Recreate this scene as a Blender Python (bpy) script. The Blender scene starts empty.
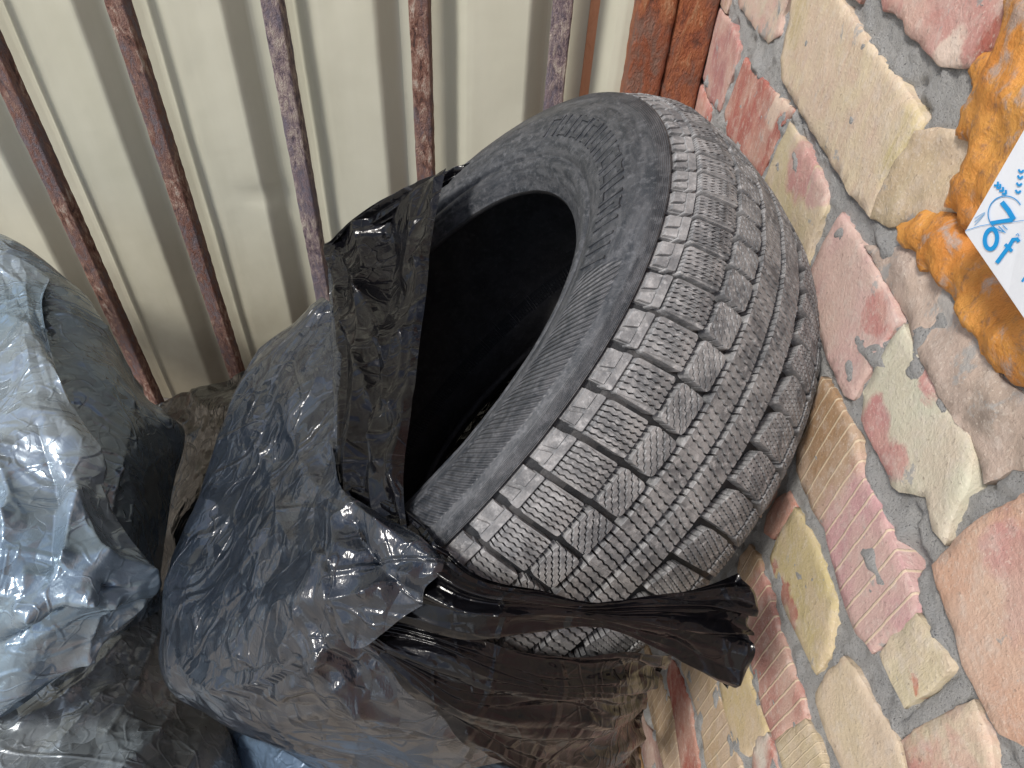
import bpy, math, random
import numpy as np
from mathutils import Vector, Matrix, geometry
random.seed(7); RNG = np.random.default_rng(7)
S = bpy.context.scene
COL = S.collection

# ------------------------------------------------------------------ camera
FPX = 638.0
EYE = np.array([0.0, 0.0, 1.10])
_d = np.array([-52.0, -686.0, FPX]); _d /= np.linalg.norm(_d)
_g = np.array([53.0, 584.0, FPX]); _g -= (_g @ _d) * _d; _g /= np.linalg.norm(_g)
_r = np.cross(_d, _g); _r = _r if _r[0] > 0 else -_r
AXES = np.array([_r, _g, -_d])                 # world X (to the brick wall), Y (to the fence), Z seen by the lens
WALL_X, FENCE_Y = 0.25, 1.10
cam = bpy.data.cameras.new('camera'); cam_o = bpy.data.objects.new('camera', cam); COL.objects.link(cam_o)
cam.sensor_width = 36.0; cam.lens = FPX / 1024 * 36.0; cam.clip_start = 0.01; cam.clip_end = 200
_rt = AXES @ np.array([1, 0, 0]); _up = AXES @ np.array([0, 1, 0]); _fw = AXES @ np.array([0, 0, 1])
cam_o.matrix_world = Matrix(((_rt[0], _up[0], -_fw[0], EYE[0]), (_rt[1], _up[1], -_fw[1], EYE[1]),
                             (_rt[2], _up[2], -_fw[2], EYE[2]), (0, 0, 0, 1)))
S.camera = cam_o
S.render.resolution_x, S.render.resolution_y = 1024, 768

# ------------------------------------------------------------------ light
SUN_EL, SUN_AZ = math.radians(50), math.radians(230)     # azimuth clockwise from +Y: behind and left of the viewer
W = bpy.data.worlds.new('World'); S.world = W; W.use_nodes = True
wt = W.node_tree; wt.nodes.clear()
sky = wt.nodes.new('ShaderNodeTexSky'); sky.sky_type = 'NISHITA'; sky.sun_disc = False
sky.sun_elevation = SUN_EL; sky.sun_rotation = SUN_AZ; sky.air_density = 1.0; sky.dust_density = 2.5; sky.ozone_density = 1.0
bg = wt.nodes.new('ShaderNodeBackground'); bg.inputs[1].default_value = 0.12
wo = wt.nodes.new('ShaderNodeOutputWorld'); wtc = wt.nodes.new('ShaderNodeTexCoord'); wns = wt.nodes.new('ShaderNodeTexNoise'); wns.inputs['Scale'].default_value = 3.2; wns.inputs['Detail'].default_value = 7
wt.links.new(wtc.outputs['Generated'], wns.inputs['Vector'])
wmr = wt.nodes.new('ShaderNodeMapRange'); wmr.interpolation_type = 'SMOOTHSTEP'; wmr.inputs['From Min'].default_value = .53; wmr.inputs['From Max'].default_value = .62
wt.links.new(wns.outputs['Fac'], wmr.inputs['Value'])
wmx = wt.nodes.new('ShaderNodeMix'); wmx.data_type = 'RGBA'; wt.links.new(wmr.outputs[0], wmx.inputs[0]); wt.links.new(sky.outputs[0], wmx.inputs[6]); wmx.inputs[7].default_value = (13.0, 13.3, 13.8, 1)
wt.links.new(wmx.outputs[2], bg.inputs[0]); wt.links.new(bg.outputs[0], wo.inputs[0])
sun = bpy.data.lights.new('sun', 'SUN'); sun.energy = 2.6; sun.angle = math.radians(10); sun.color = (1.0, 0.95, 0.88)
sun_o = bpy.data.objects.new('sun', sun); COL.objects.link(sun_o)
_sd = Vector((math.sin(SUN_AZ) * math.cos(SUN_EL), math.cos(SUN_AZ) * math.cos(SUN_EL), math.sin(SUN_EL)))
sun_o.rotation_euler = _sd.to_track_quat('Z', 'Y').to_euler(); sun_o.location = (-2, -2, 4)
S.view_settings.view_transform = 'Standard'; S.view_settings.look = 'None'
S.view_settings.gamma = 1.0; S.view_settings.exposure = 0.30
S.render.engine = 'CYCLES'

# ------------------------------------------------------------------ measuring helpers
def ray(x, y):
    return AXES @ np.array([x - 512.0, 384.0 - y, FPX])
def at(x, y, z):                                # a point z metres in front of the lens
    return EYE + AXES @ np.array([(x - 512.0) / FPX * z, (384.0 - y) / FPX * z, z])
def hit(x, y, ax, val):                         # where a sight line meets the plane of the wall, fence or ground
    v = ray(x, y); return EYE + v * ((val - EYE[ax]) / v[ax])

# ------------------------------------------------------------------ numpy noise
def _hash(i, seed):
    n = (i[..., 0] * 374761393 + i[..., 1] * 668265263 + i[..., 2] * 2147483647 + seed * 1274126177) & 0xffffffff
    n = ((n ^ (n >> 13)) * 1274126177) & 0xffffffff
    n = n ^ (n >> 16)
    return (n & 0xffffff) / float(0xffffff)
def vnoise(P, s, seed=0):
    q = np.asarray(P) * s; i = np.floor(q).astype(np.int64); f = q - i; f = f * f * (3 - 2 * f)
    out = 0
    for dx in (0, 1):
        for dy in (0, 1):
            for dz in (0, 1):
                w = (f[..., 0] if dx else 1 - f[..., 0]) * (f[..., 1] if dy else 1 - f[..., 1]) * (f[..., 2] if dz else 1 - f[..., 2])
                out = out + w * _hash(i + np.array([dx, dy, dz]), seed)
    return out * 2 - 1
def fbm(P, s, oct=4, seed=0, gain=0.5):
    a, o, t = 1.0, 0, 0
    for k in range(oct):
        o = o + a * vnoise(P, s * 2 ** k, seed + k * 17); t += a; a *= gain
    return o / t

# ------------------------------------------------------------------ object helpers
def tag(o, label=None, cat=None, group=None, kind=None):
    if label: o['label'] = label
    if cat: o['category'] = cat
    if group: o['group'] = group
    if kind: o['kind'] = kind
    return o
def empty(name, loc, label=None, cat=None, group=None):
    o = bpy.data.objects.new(name, None); COL.objects.link(o); o.location = loc; o.empty_display_size = 0.05
    return tag(o, label, cat, group)
def mk(name, V, F, mat, parent=None, smooth=True, uv=None):
    V = np.asarray(V, float)
    if parent is not None:
        p, off = parent, np.zeros(3)
        while p is not None: off = off + np.array(p.location); p = p.parent
        V = V - off
    me = bpy.data.meshes.new(name)
    me.from_pydata([tuple(v) for v in V.tolist()], [], F if isinstance(F, list) else F.tolist())
    if smooth: me.polygons.foreach_set('use_smooth', [True] * len(me.polygons))
    if uv is not None:
        l = me.uv_layers.new(name='UVMap'); idx = np.zeros(len(me.loops), int); me.loops.foreach_get('vertex_index', idx)
        l.data.foreach_set('uv', np.asarray(uv)[idx].astype(np.float32).ravel())
    me.materials.append(mat); me.update()
    o = bpy.data.objects.new(name, me); COL.objects.link(o); o.parent = parent
    return o
def grid_faces(nr, nc, close_c=False):
    i = np.arange(nr - 1)[:, None]; n2 = nc if close_c else nc - 1
    j = np.arange(n2)[None, :]; j1 = (j + 1) % nc
    return np.stack(np.broadcast_arrays(i * nc + j, i * nc + j1, (i + 1) * nc + j1, (i + 1) * nc + j), -1).reshape(-1, 4)

# ------------------------------------------------------------------ materials
def newmat(name):
    m = bpy.data.materials.new(name); m.use_nodes = True; nt = m.node_tree
    return m, nt, nt.nodes['Principled BSDF']
def N(nt, t, **kw):
    n = nt.nodes.new(t)
    for k, v in kw.items():
        if k.startswith('i_'):
            n.inputs[k[2:].replace('_', ' ')].default_value = v
        else: setattr(n, k, v)
    return n
def noise(nt, vec, scale, detail=5, rough=0.6, dist=0.0):
    n = N(nt, 'ShaderNodeTexNoise'); n.inputs['Scale'].default_value = scale; n.inputs['Detail'].default_value = detail
    n.inputs['Roughness'].default_value = rough; n.inputs['Distortion'].default_value = dist
    nt.links.new(vec, n.inputs['Vector']); return n.outputs['Fac']
def coords(nt, scale=(1, 1, 1), kind='Object'):
    c = N(nt, 'ShaderNodeTexCoord'); m = N(nt, 'ShaderNodeMapping'); m.inputs['Scale'].default_value = scale
    nt.links.new(c.outputs[kind], m.inputs['Vector']); return m.outputs[0]
def ramp(nt, fac, stops):
    r = N(nt, 'ShaderNodeValToRGB'); e = r.color_ramp.elements
    while len(e) < len(stops): e.new(0.5)
    for k, (p, c) in enumerate(stops): e[k].position = p; e[k].color = (*c, 1) if len(c) == 3 else c
    nt.links.new(fac, r.inputs[0]); return r.outputs[0]
def mask(nt, fac, lo, hi):
    m = N(nt, 'ShaderNodeMapRange'); m.inputs['From Min'].default_value = lo; m.inputs['From Max'].default_value = hi
    m.interpolation_type = 'SMOOTHSTEP'; nt.links.new(fac, m.inputs['Value']); return m.outputs[0]
def mix(nt, fac, a, b):
    m = N(nt, 'ShaderNodeMix', data_type='RGBA')
    if isinstance(fac, (int, float)): m.inputs[0].default_value = fac
    else: nt.links.new(fac, m.inputs[0])
    for s, v in ((6, a), (7, b)):
        if isinstance(v, tuple): m.inputs[s].default_value = (*v, 1)
        else: nt.links.new(v, m.inputs[s])
    return m.outputs[2]
def math_(nt, op, a, b=0.0, c=None):
    m = N(nt, 'ShaderNodeMath', operation=op)
    for s, v in ((0, a), (1, b), (2, c)):
        if v is None: continue
        if isinstance(v, (int, float)): m.inputs[s].default_value = v
        else: nt.links.new(v, m.inputs[s])
    return m.outputs[0]
def bump(nt, h, bsdf, strength=0.5, dist=0.002, prev=None):
    b = N(nt, 'ShaderNodeBump'); b.inputs['Strength'].default_value = strength; b.inputs['Distance'].default_value = dist
    nt.links.new(h, b.inputs['Height'])
    if prev is not None: nt.links.new(prev, b.inputs['Normal'])
    nt.links.new(b.outputs[0], bsdf.inputs['Normal']); return b.outputs[0]
def lin(r, g, b):
    f = lambda c: (c / 255 / 12.92) if c / 255 <= 0.04045 else ((c / 255 + 0.055) / 1.055) ** 2.4
    return (f(r), f(g), f(b))

# rubber
def rubber_mat(name, base, dust, side=False):
    m, nt, b = newmat(name); v = coords(nt)
    n1 = noise(nt, v, 38, 6, .7)
    if side: n1 = noise(nt, coords(nt, (60, 34, 1), 'UV'), 1.0, 7, .7, .6)
    n2 = noise(nt, v, 160, 5, .7); n3 = noise(nt, v, 700, 3, .6)
    c = mix(nt, mask(nt, n1, .35, .68), base, dust)
    c = mix(nt, mask(nt, n2, .48, .75), c, tuple(x * 1.5 for x in dust))
    nt.links.new(c, b.inputs['Base Color'])
    b.inputs['Roughness'].default_value = 0.46 if side else 0.60; b.inputs['Specular IOR Level'].default_value = 0.5
    h = math_(nt, 'ADD', n2, math_(nt, 'MULTIPLY', n3, .6))
    pv = bump(nt, h, b, .45, .0012)
    if side:                                    # concentric moulding lines and a band of slanted hatch, in (angle, height) coordinates
        u = coords(nt, (1, 1, 1), 'UV'); sp = N(nt, 'ShaderNodeSeparateXYZ'); nt.links.new(u, sp.inputs[0])
        U, Vv = sp.outputs[0], sp.outputs[1]
        ring = math_(nt, 'MULTIPLY', math_(nt, 'SINE', math_(nt, 'MULTIPLY', Vv, 6.283 * 190)), .3); near = mask(nt, Vv, .075, .055)
        hat = math_(nt, 'SINE', math_(nt, 'ADD', math_(nt, 'MULTIPLY', U, 6.283 * 330), math_(nt, 'MULTIPLY', Vv, 6.283 * 36)))
        inb = math_(nt, 'MULTIPLY', mask(nt, Vv, .095, .105), mask(nt, Vv, .215, .205))
        arc = math_(nt, 'MULTIPLY', mask(nt, U, .50, .52), mask(nt, U, .685, .680))
        hh = math_(nt, 'ADD', math_(nt, 'MULTIPLY', ring, near), math_(nt, 'MULTIPLY', hat, math_(nt, 'MULTIPLY', inb, arc)))
        pv = bump(nt, hh, b, .8, .0009, pv)
    return m
M_TREAD = rubber_mat('tread_rubber', (.10, .104, .111), (.265, .265, .268))
M_SIDE = rubber_mat('sidewall_rubber', (.018, .022, .028), (.070, .073, .080), True)
M_INNER = rubber_mat('inner_rubber', (.022, .022, .024), (.045, .045, .047))

def film_mat(name, base, rough, metal=0.0, emboss=.25, crease=.5, tint2=None, coat=0.12, scale=1.0):
    m, nt, b = newmat(name); v = coords(nt)
    n0 = noise(nt, v, 5, 3, .5)
    c = mix(nt, mask(nt, n0, .35, .65), base, tint2 or tuple(x * 1.4 for x in base))
    # fine pale abrasion lines
    vs = coords(nt, (9, 30, 14)); a = noise(nt, vs, 3.2, 6, .7, 1.5); am = mask(nt, a, .60, .70)
    c = mix(nt, math_(nt, 'MULTIPLY', am, .35), c, tuple(min(1, x * 3 + .03) for x in base))
    nt.links.new(c, b.inputs['Base Color'])
    b.inputs['Metallic'].default_value = metal
    rg = N(nt, 'ShaderNodeMapRange'); rg.inputs['To Min'].default_value = rough * .8; rg.inputs['To Max'].default_value = rough * 1.35
    nt.links.new(noise(nt, v, 30, 4, .6), rg.inputs['Value']); nt.links.new(rg.outputs[0], b.inputs['Roughness'])
    b.inputs['Specular IOR Level'].default_value = 0.32 if name.startswith(('black', 'brown')) else 0.7
    b.inputs['Coat Weight'].default_value = coat; b.inputs['Coat Roughness'].default_value = rough * .6
    # crumple facets: ridged voronoi distance + noise
    dv = N(nt, 'ShaderNodeTexNoise'); dv.inputs['Scale'].default_value = 9; nt.links.new(v, dv.inputs['Vector'])
    ad = N(nt, 'ShaderNodeVectorMath', operation='MULTIPLY_ADD'); nt.links.new(dv.outputs['Color'], ad.inputs[0])
    ad.inputs[1].default_value = (.10, .10, .10); nt.links.new(coords(nt, (1.25, 1.25, .5)), ad.inputs[2])
    hs_ = []
    for sc_, wt_ in ((13, .9), (34, .55)):      # flat facets: each cell leans its own way, creases where they meet
        vo = N(nt, 'ShaderNodeTexVoronoi'); vo.inputs['Scale'].default_value = sc_ * scale; nt.links.new(ad.outputs[0], vo.inputs['Vector'])
        sb = N(nt, 'ShaderNodeVectorMath', operation='SUBTRACT'); nt.links.new(ad.outputs[0], sb.inputs[0]); nt.links.new(vo.outputs['Position'], sb.inputs[1])
        cs_ = N(nt, 'ShaderNodeVectorMath', operation='SUBTRACT'); nt.links.new(vo.outputs['Color'], cs_.inputs[0]); cs_.inputs[1].default_value = (.5, .5, .5)
        dt = N(nt, 'ShaderNodeVectorMath', operation='DOT_PRODUCT'); nt.links.new(sb.outputs[0], dt.inputs[0]); nt.links.new(cs_.outputs[0], dt.inputs[1])
        hs_.append(math_(nt, 'MULTIPLY', dt.outputs['Value'], wt_))
    h = math_(nt, 'ADD', hs_[0], hs_[1])
    for sc_, st_, wd_, am_ in ((6, (1.5, 1.5, .35), .030, .0050), (9, (.5, 1.2, 1.3), .026, .0034), (22, (1.4, 1.1, .4), .045, .0016), (34, (.8, 1.2, 1.2), .05, .0010)):   # long thin stretch creases
        ln = noise(nt, coords(nt, st_), sc_, 1.2, .4, .35); ln = math_(nt, 'ABSOLUTE', math_(nt, 'SUBTRACT', ln, .5))
        h = math_(nt, 'ADD', h, math_(nt, 'MULTIPLY', mask(nt, ln, wd_, 0), am_))
    pv = bump(nt, h, b, min(1, crease), 1.0)
    n3 = noise(nt, v, 120, 4, .7, .8); pv = bump(nt, n3, b, .25, .0012, pv)
    if emboss:
        vv = coords(nt, (1, 1, 1)); w1 = N(nt, 'ShaderNodeTexWave'); w1.inputs['Scale'].default_value = 120; w1.bands_direction = 'DIAGONAL'
        w2 = N(nt, 'ShaderNodeTexWave'); w2.inputs['Scale'].default_value = 160; w2.bands_direction = 'X'
        nt.links.new(vv, w1.inputs['Vector']); nt.links.new(vv, w2.inputs['Vector'])
        bump(nt, math_(nt, 'MULTIPLY', w1.outputs['Fac'], w2.outputs['Fac']), b, emboss, .0006, pv)
    return m
M_BLACK = film_mat('black_bag_film', (.003, .003, .004), .14, crease=.34, emboss=0, coat=0)
M_NAVY = film_mat('dusty_blue_reflection_black_bag_film', (.010, .015, .024), .15, metal=0, crease=.62, emboss=.12, tint2=(.017, .022, .031), coat=.25)  # dusty black film; the reflected sky's blue is put into its base colour
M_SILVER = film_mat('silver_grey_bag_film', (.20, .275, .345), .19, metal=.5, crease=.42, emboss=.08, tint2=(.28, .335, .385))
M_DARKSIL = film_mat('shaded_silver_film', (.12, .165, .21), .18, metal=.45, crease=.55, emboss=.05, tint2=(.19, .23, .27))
M_GREY = film_mat('dark_grey_bag_film', (.20, .235, .26), .26, metal=.35, crease=.45, emboss=.05, tint2=(.25, .27, .285))
M_BROWN = film_mat('brownish_bag_film', (.006, .0055, .005), .2, crease=.6, emboss=0)
M_BLUE = film_mat('blue_grey_bag_film', (.10, .15, .22), .34, metal=.3, crease=.5, emboss=.1)

def rust_mat(name, cols, scale=60):
    m, nt, b = newmat(name); v = coords(nt, (1, 1, .45))
    n1 = noise(nt, v, scale, 7, .72, .4); n2 = noise(nt, v, scale * .22, 4, .6); n3 = noise(nt, v, scale * 6, 3, .7)
    c = ramp(nt, n1, [(.36, cols[0]), (.46, cols[1]), (.54, cols[2]), (.64, cols[3])])
    c = mix(nt, mask(nt, n2, .42, .62), c, mix(nt, mask(nt, n1, .4, .6), cols[4], cols[1]))
    nt.links.new(c, b.inputs['Base Color']); b.inputs['Roughness'].default_value = .7
    bump(nt, math_(nt, 'ADD', n1, math_(nt, 'MULTIPLY', n3, .6)), b, 1.0, .006)
    return m
M_RUST = rust_mat('rusty_bar_steel', [(.05, .026, .024), (.19, .085, .06), (.30, .18, .14), (.48, .40, .34), (.17, .14, .155)], 95)
M_RUSTP = rust_mat('purple_grey_rusty_steel', [(.06, .045, .06), (.22, .165, .18), (.38, .31, .28), (.52, .46, .40), (.16, .145, .185)], 110)
M_POST = rust_mat('orange_rust_steel', [(.10, .035, .02), (.26, .075, .032), (.34, .11, .04), (.42, .22, .12), (.20, .11, .08)], 55)
M_STRIP = rust_mat('orange_reflection', [(.46, .20, .10), (.52, .24, .125), (.56, .27, .15), (.6, .31, .18), (.52, .26, .14)], 12)  # the post's orange reflection on the sheet, painted as a flat strip

m, nt, b = newmat('cream_painted_sheet'); v = coords(nt, (1, 1, .18))
n1 = noise(nt, v, 6, 5, .6); n2 = noise(nt, v, 45, 5, .65); v2 = coords(nt)
c = mix(nt, mask(nt, n1, .3, .7), (.47, .465, .37), (.54, .535, .44))
c = mix(nt, math_(nt, 'MULTIPLY', mask(nt, n2, .62, .8), .4), c, (.36, .33, .24))
sp = N(nt, 'ShaderNodeSeparateXYZ'); tcz = N(nt, 'ShaderNodeTexCoord'); nt.links.new(tcz.outputs['Object'], sp.inputs[0])
low = mask(nt, math_(nt, 'ADD', sp.outputs[2], math_(nt, 'MULTIPLY', noise(nt, v2, 8, 4, .6), .3)), .62, .05)   # splashed dirt at the foot, with the occlusion shade there painted in too
c = mix(nt, math_(nt, 'MULTIPLY', low, .8), c, (.15, .12, .08))
nt.links.new(c, b.inputs['Base Color']); b.inputs['Roughness'].default_value = .42
bump(nt, noise(nt, v2, 9, 3, .5), b, .5, .006); M_SHEET = m

m, nt, b = newmat('sandy_mortar'); v = coords(nt)
n1 = noise(nt, v, 18, 6, .6); n2 = noise(nt, v, 620, 4, .8); n3 = noise(nt, v, 150, 7, .8)
c = mix(nt, mask(nt, n1, .3, .7), (.47, .475, .48), (.58, .575, .56))
c = mix(nt, mask(nt, n3, .35, .75), c, (.58, .57, .555)); c = mix(nt, mask(nt, n2, .45, .33), c, (.13, .13, .135))
nt.links.new(c, b.inputs['Base Color']); b.inputs['Roughness'].default_value = .93
bump(nt, math_(nt, 'ADD', math_(nt, 'MULTIPLY', n2, .7), n3), b, 1.0, .0065); M_MORTAR = m

m, nt, b = newmat('packed_dirt'); v = coords(nt)
n1 = noise(nt, v, 5, 6, .6); n2 = noise(nt, v, 90, 6, .75)
c = mix(nt, mask(nt, n1, .3, .7), (.10, .088, .072), (.15, .13, .11)); c = mix(nt, mask(nt, n2, .55, .75), c, (.22, .19, .16))
spg = N(nt, 'ShaderNodeSeparateXYZ'); nt.links.new(v, spg.inputs[0])          # dark dirt in corner; added yard painted pale as sunlit ground for bag reflections
unseen_yard = math_(nt, 'MULTIPLY', mask(nt, math_(nt, 'ADD', spg.outputs[1], math_(nt, 'MULTIPLY', n1, .3)), -.05, .35), mask(nt, math_(nt, 'ADD', spg.outputs[0], math_(nt, 'MULTIPLY', n1, .3)), -1.3, -.9))
c = mix(nt, unseen_yard, mix(nt, mask(nt, n2, .4, .7), (.44, .39, .32), (.56, .50, .42)), c)
nt.links.new(c, b.inputs['Base Color']); b.inputs['Roughness'].default_value = .95; bump(nt, n2, b, .8, .006); M_DIRT = m

m, nt, b = newmat('orange_foam'); v = coords(nt)
n1 = noise(nt, v, 22, 5, .6); n2 = noise(nt, v, 130, 6, .7)
c = mix(nt, mask(nt, n1, .3, .7), (.55, .21, .04), (.66, .32, .075)); c = mix(nt, mask(nt, n2, .50, .70), c, (.34, .17, .08))
c = mix(nt, mask(nt, noise(nt, v, 38, 6, .65, .8), .52, .66), c, (.42, .31, .25))
nt.links.new(c, b.inputs['Base Color']); b.inputs['Roughness'].default_value = .6; b.inputs['Subsurface Weight'].default_value = .05
bump(nt, n2, b, .7, .004); M_FOAM = m

m, nt, b = newmat('white_card'); b.inputs['Base Color'].default_value = (.74, .77, .82, 1); b.inputs['Roughness'].default_value = .38
bump(nt, noise(nt, coords(nt), 40, 4, .6), b, .2, .002); M_CARD = m
m, nt, b = newmat('blue_print'); b.inputs['Base Color'].default_value = (.012, .29, .66, 1); b.inputs['Roughness'].default_value = .4; M_PRINT = m
m, nt, b = newmat('faint_blue_print'); b.inputs['Base Color'].default_value = (.25, .45, .68, 1); b.inputs['Roughness'].default_value = .4; M_PRINT2 = m
m, nt, b = newmat('bare_wood'); v = coords(nt, (1, 1, .1))
nt.links.new(mix(nt, noise(nt, v, 200, 4, .6), (.20, .12, .05), (.45, .30, .15)), b.inputs['Base Color']); b.inputs['Roughness'].default_value = .7; M_WOOD = m

def brick_mat(name, A, B, y0=None, y1=None, stripes=0.0, streak=0.0, blobs=(), smear=.35, sunk=(.30, .28, .26)):
    """A: colour at the fence end, B: at the near end; y0..y1 where it changes. blobs: (y, z, radius, colour)."""
    dz_ = lambda c_: tuple(.93 * (.72 * x + .28 * (.30 * c_[0] + .45 * c_[1] + .25 * c_[2]) * t) for x, t in zip(c_, (1.12, 1.0, .86)))
    A, B = dz_(A), dz_(B)
    m, nt, b = newmat(name + ('_stripes' if stripes else '')); v = coords(nt)
    tc = N(nt, 'ShaderNodeTexCoord'); sp = N(nt, 'ShaderNodeSeparateXYZ'); nt.links.new(tc.outputs['Object'], sp.inputs[0])
    Y, Z = sp.outputs[1], sp.outputs[2]
    nl = noise(nt, v, 32, 5, .6, .5); nf = noise(nt, v, 260, 5, .7); nm = noise(nt, v, 95, 6, .65)
    vst = coords(nt, (1, 1, .12)); ns = noise(nt, vst, 190, 5, .65)
    ny = math_(nt, 'ADD', Y, math_(nt, 'MULTIPLY', math_(nt, 'SUBTRACT', nl, .5), .05))
    if y0 is not None: c = mix(nt, mask(nt, ny, y0, y1), A, B)
    else: c = mix(nt, mask(nt, nl, .34, .68), A, B)
    for (by, bz, br, bc) in blobs:
        bc = dz_(bc)
        dy = math_(nt, 'SUBTRACT', Y, by); dz = math_(nt, 'SUBTRACT', Z, bz)
        dd = math_(nt, 'SQRT', math_(nt, 'ADD', math_(nt, 'MULTIPLY', dy, dy), math_(nt, 'MULTIPLY', dz, dz)))
        dd = math_(nt, 'ADD', dd, math_(nt, 'MULTIPLY', math_(nt, 'SUBTRACT', nl, .5), .05))
        c = mix(nt, mask(nt, dd, br * 1.12, br * .70), c, bc)
    if streak: c = mix(nt, math_(nt, 'MULTIPLY', mask(nt, ns, .42, .62), streak), c, (.60, .50, .36))
    c = mix(nt, math_(nt, 'MULTIPLY', mask(nt, noise(nt, v, 15, 4, .6, .3), .40, .62), .45), c, (.60, .47, .38)); c = mix(nt, math_(nt, 'MULTIPLY', mask(nt, nm, .48, .70), .40), c, (.62, .55, .49))
    c = mix(nt, math_(nt, 'MULTIPLY', mask(nt, nf, .60, .68), .55), c, (.17, .12, .10)); c = mix(nt, math_(nt, 'MULTIPLY', mask(nt, noise(nt, v, 420, 3, .7), .58, .66), .35), c, (.75, .68, .58))
    hs = math_(nt, 'MULTIPLY', ns, .9 if streak else .25)
    if stripes:
        wy = math_(nt, 'ADD', Y, math_(nt, 'MULTIPLY', math_(nt, 'SUBTRACT', nm, .5), .0018))
        fr = math_(nt, 'ABSOLUTE', math_(nt, 'SUBTRACT', math_(nt, 'FRACT', math_(nt, 'DIVIDE', wy, stripes)), .5))
        ln = mask(nt, fr, .085, .035)
        c = mix(nt, math_(nt, 'MULTIPLY', ln, .75), c, (.66, .54, .38)); hs = math_(nt, 'ADD', hs, math_(nt, 'MULTIPLY', ln, .5))
    gm = math_(nt, 'MULTIPLY', mask(nt, noise(nt, v, 24, 7, .72, .3), .66 - smear * .14, .70 - smear * .10), .85)
    c = mix(nt, gm, c, (.34, .335, .325))
    nt.links.new(c, b.inputs['Base Color']); b.inputs['Roughness'].default_value = .85
    h = math_(nt, 'ADD', hs, math_(nt, 'ADD', math_(nt, 'MULTIPLY', nf, 1.1), math_(nt, 'MULTIPLY', nm, .5)))
    bump(nt, h, b, .55, .0020)
    return m

# ------------------------------------------------------------------ ground
n = 160; gx = np.concatenate([[-60, -20, -6], np.linspace(-2.2, 1.0, n), [6, 20, 60]]); gy = np.concatenate([[-60, -20, -6], np.linspace(-1.2, 1.6, n), [6, 20, 60]])
X, Yg = np.meshgrid(gx, gy); P = np.stack([X, Yg, 0 * X], -1); P[..., 2] = .012 * fbm(P, 9, 4, 3) * (abs(X) < 3) - .126
tag(mk('ground', P.reshape(-1, 3), grid_faces(*X.shape), M_DIRT), kind='structure')

# ------------------------------------------------------------------ fence: profiled sheet, bars, post
fence = empty('metal_fence', (-.6, FENCE_Y + .02, 0), 'cream corrugated metal sheet fence with rusty vertical bars behind the bags', 'fence')
PITCH = .245
BAR_X = [-.917 + .006 - PITCH, -.917 + .006, -.672, -.425, -.196, .022]
def sheet(x0, x1, yoff, name):
    # profile per pitch: wide crest, slope away, valley, slope back
    xs, ys = [], []
    k = math.floor((x0 + .667) / PITCH) - 1
    while True:
        base = -.667 + k * PITCH
        for (dx, dy) in ((-.098, 0), (-.094, .001), (-.090, .004), (-.068, .029), (-.063, .032), (-.057, .033), (.002, .033), (.012, .031), (.040, .006), (.052, .001), (.062, 0), (.145, 0)):
            if x0 <= base + dx <= x1: xs.append(base + dx); ys.append(dy)
        k += 1
        if base > x1: break
    xs = np.array(xs); ys = np.array(ys)
    o = np.argsort(xs); xs, ys = xs[o], ys[o]
    xf = np.unique(np.concatenate([np.linspace(x0, x1, int((x1 - x0) / .006)), xs])); yf = np.interp(xf, xs, ys)
    zf = np.linspace(-.12, 1.9, 125); X, Z = np.meshgrid(xf, zf); P = np.stack([X, 0 * X, Z], -1)
    Y = FENCE_Y + .018 + yoff + yf[None, :] + .0022 * fbm(P, 5, 3, 5)
    dent = np.exp(-(((X + .52) / .05) ** 2 + ((Z - .50) / .016) ** 2)); Y = Y + .005 * dent
    P[..., 1] = Y
    return mk(name, P.reshape(-1, 3), grid_faces(*X.shape), M_SHEET, fence)
sheet(-2.3, -.225, 0, 'corrugated_sheet'); sheet(-.238, .30, -.0022, 'corrugated_sheet')
def bar(x0, x1, y0, y1, z0, z1, mat, name, parent, amp=.0012, step=.008, rad=.003, lean=0.0):
    # closed box section with rounded corners and eroded faces
    c = []
    for cx, cy, a0 in ((x1 - rad, y0 + rad, -90), (x1 - rad, y1 - rad, 0), (x0 + rad, y1 - rad, 90), (x0 + rad, y0 + rad, 180)):
        for k in range(3): a = math.radians(a0 + k * 45); c.append((cx + rad * math.cos(a), cy + rad * math.sin(a)))
    # densify
    pts = []
    for k in range(len(c)):
        p, q = np.array(c[k]), np.array(c[(k + 1) % len(c)]); m_ = max(1, int(np.linalg.norm(q - p) / step))
        for t in range(m_): pts.append(p + (q - p) * t / m_)
    pts = np.array(pts); zs = np.linspace(z0, z1, int((z1 - z0) / step)); n_ = len(pts)
    P = np.zeros((len(zs), n_, 3)); P[..., 0] = pts[None, :, 0] + lean * (zs[:, None] - z0); P[..., 1] = pts[None, :, 1]; P[..., 2] = zs[:, None]
    ctr = np.array([(x0 + x1) / 2, (y0 + y1) / 2])
    dr = P[..., :2] - ctr - np.array([lean, 0]) * (zs[:, None, None] - z0); dr /= np.linalg.norm(dr, axis=-1, keepdims=True)
    P[..., :2] += dr * (amp * fbm(P, 70, 4, 11) + amp * .8 * fbm(P, 14, 2, 12))[..., None]
    F = grid_faces(len(zs), n_, True).tolist(); F.append(list(range(n_ - 1, -1, -1))); F.append([(len(zs) - 1) * n_ + k for k in range(n_)])
    return mk(name, P.reshape(-1, 3), F, mat, parent)
for k, bx in enumerate(BAR_X):
    bar(bx - .0155, bx + .0155, FENCE_Y - .012, FENCE_Y + .016, -.13, 1.9, M_RUSTP if k in (3, 5) else M_RUST, 'fence_bar', fence)
bar(-2.3, .128, FENCE_Y + .0162, FENCE_Y + .026, 1.5, 1.54, M_RUST, 'cross_rail', fence)
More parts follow.
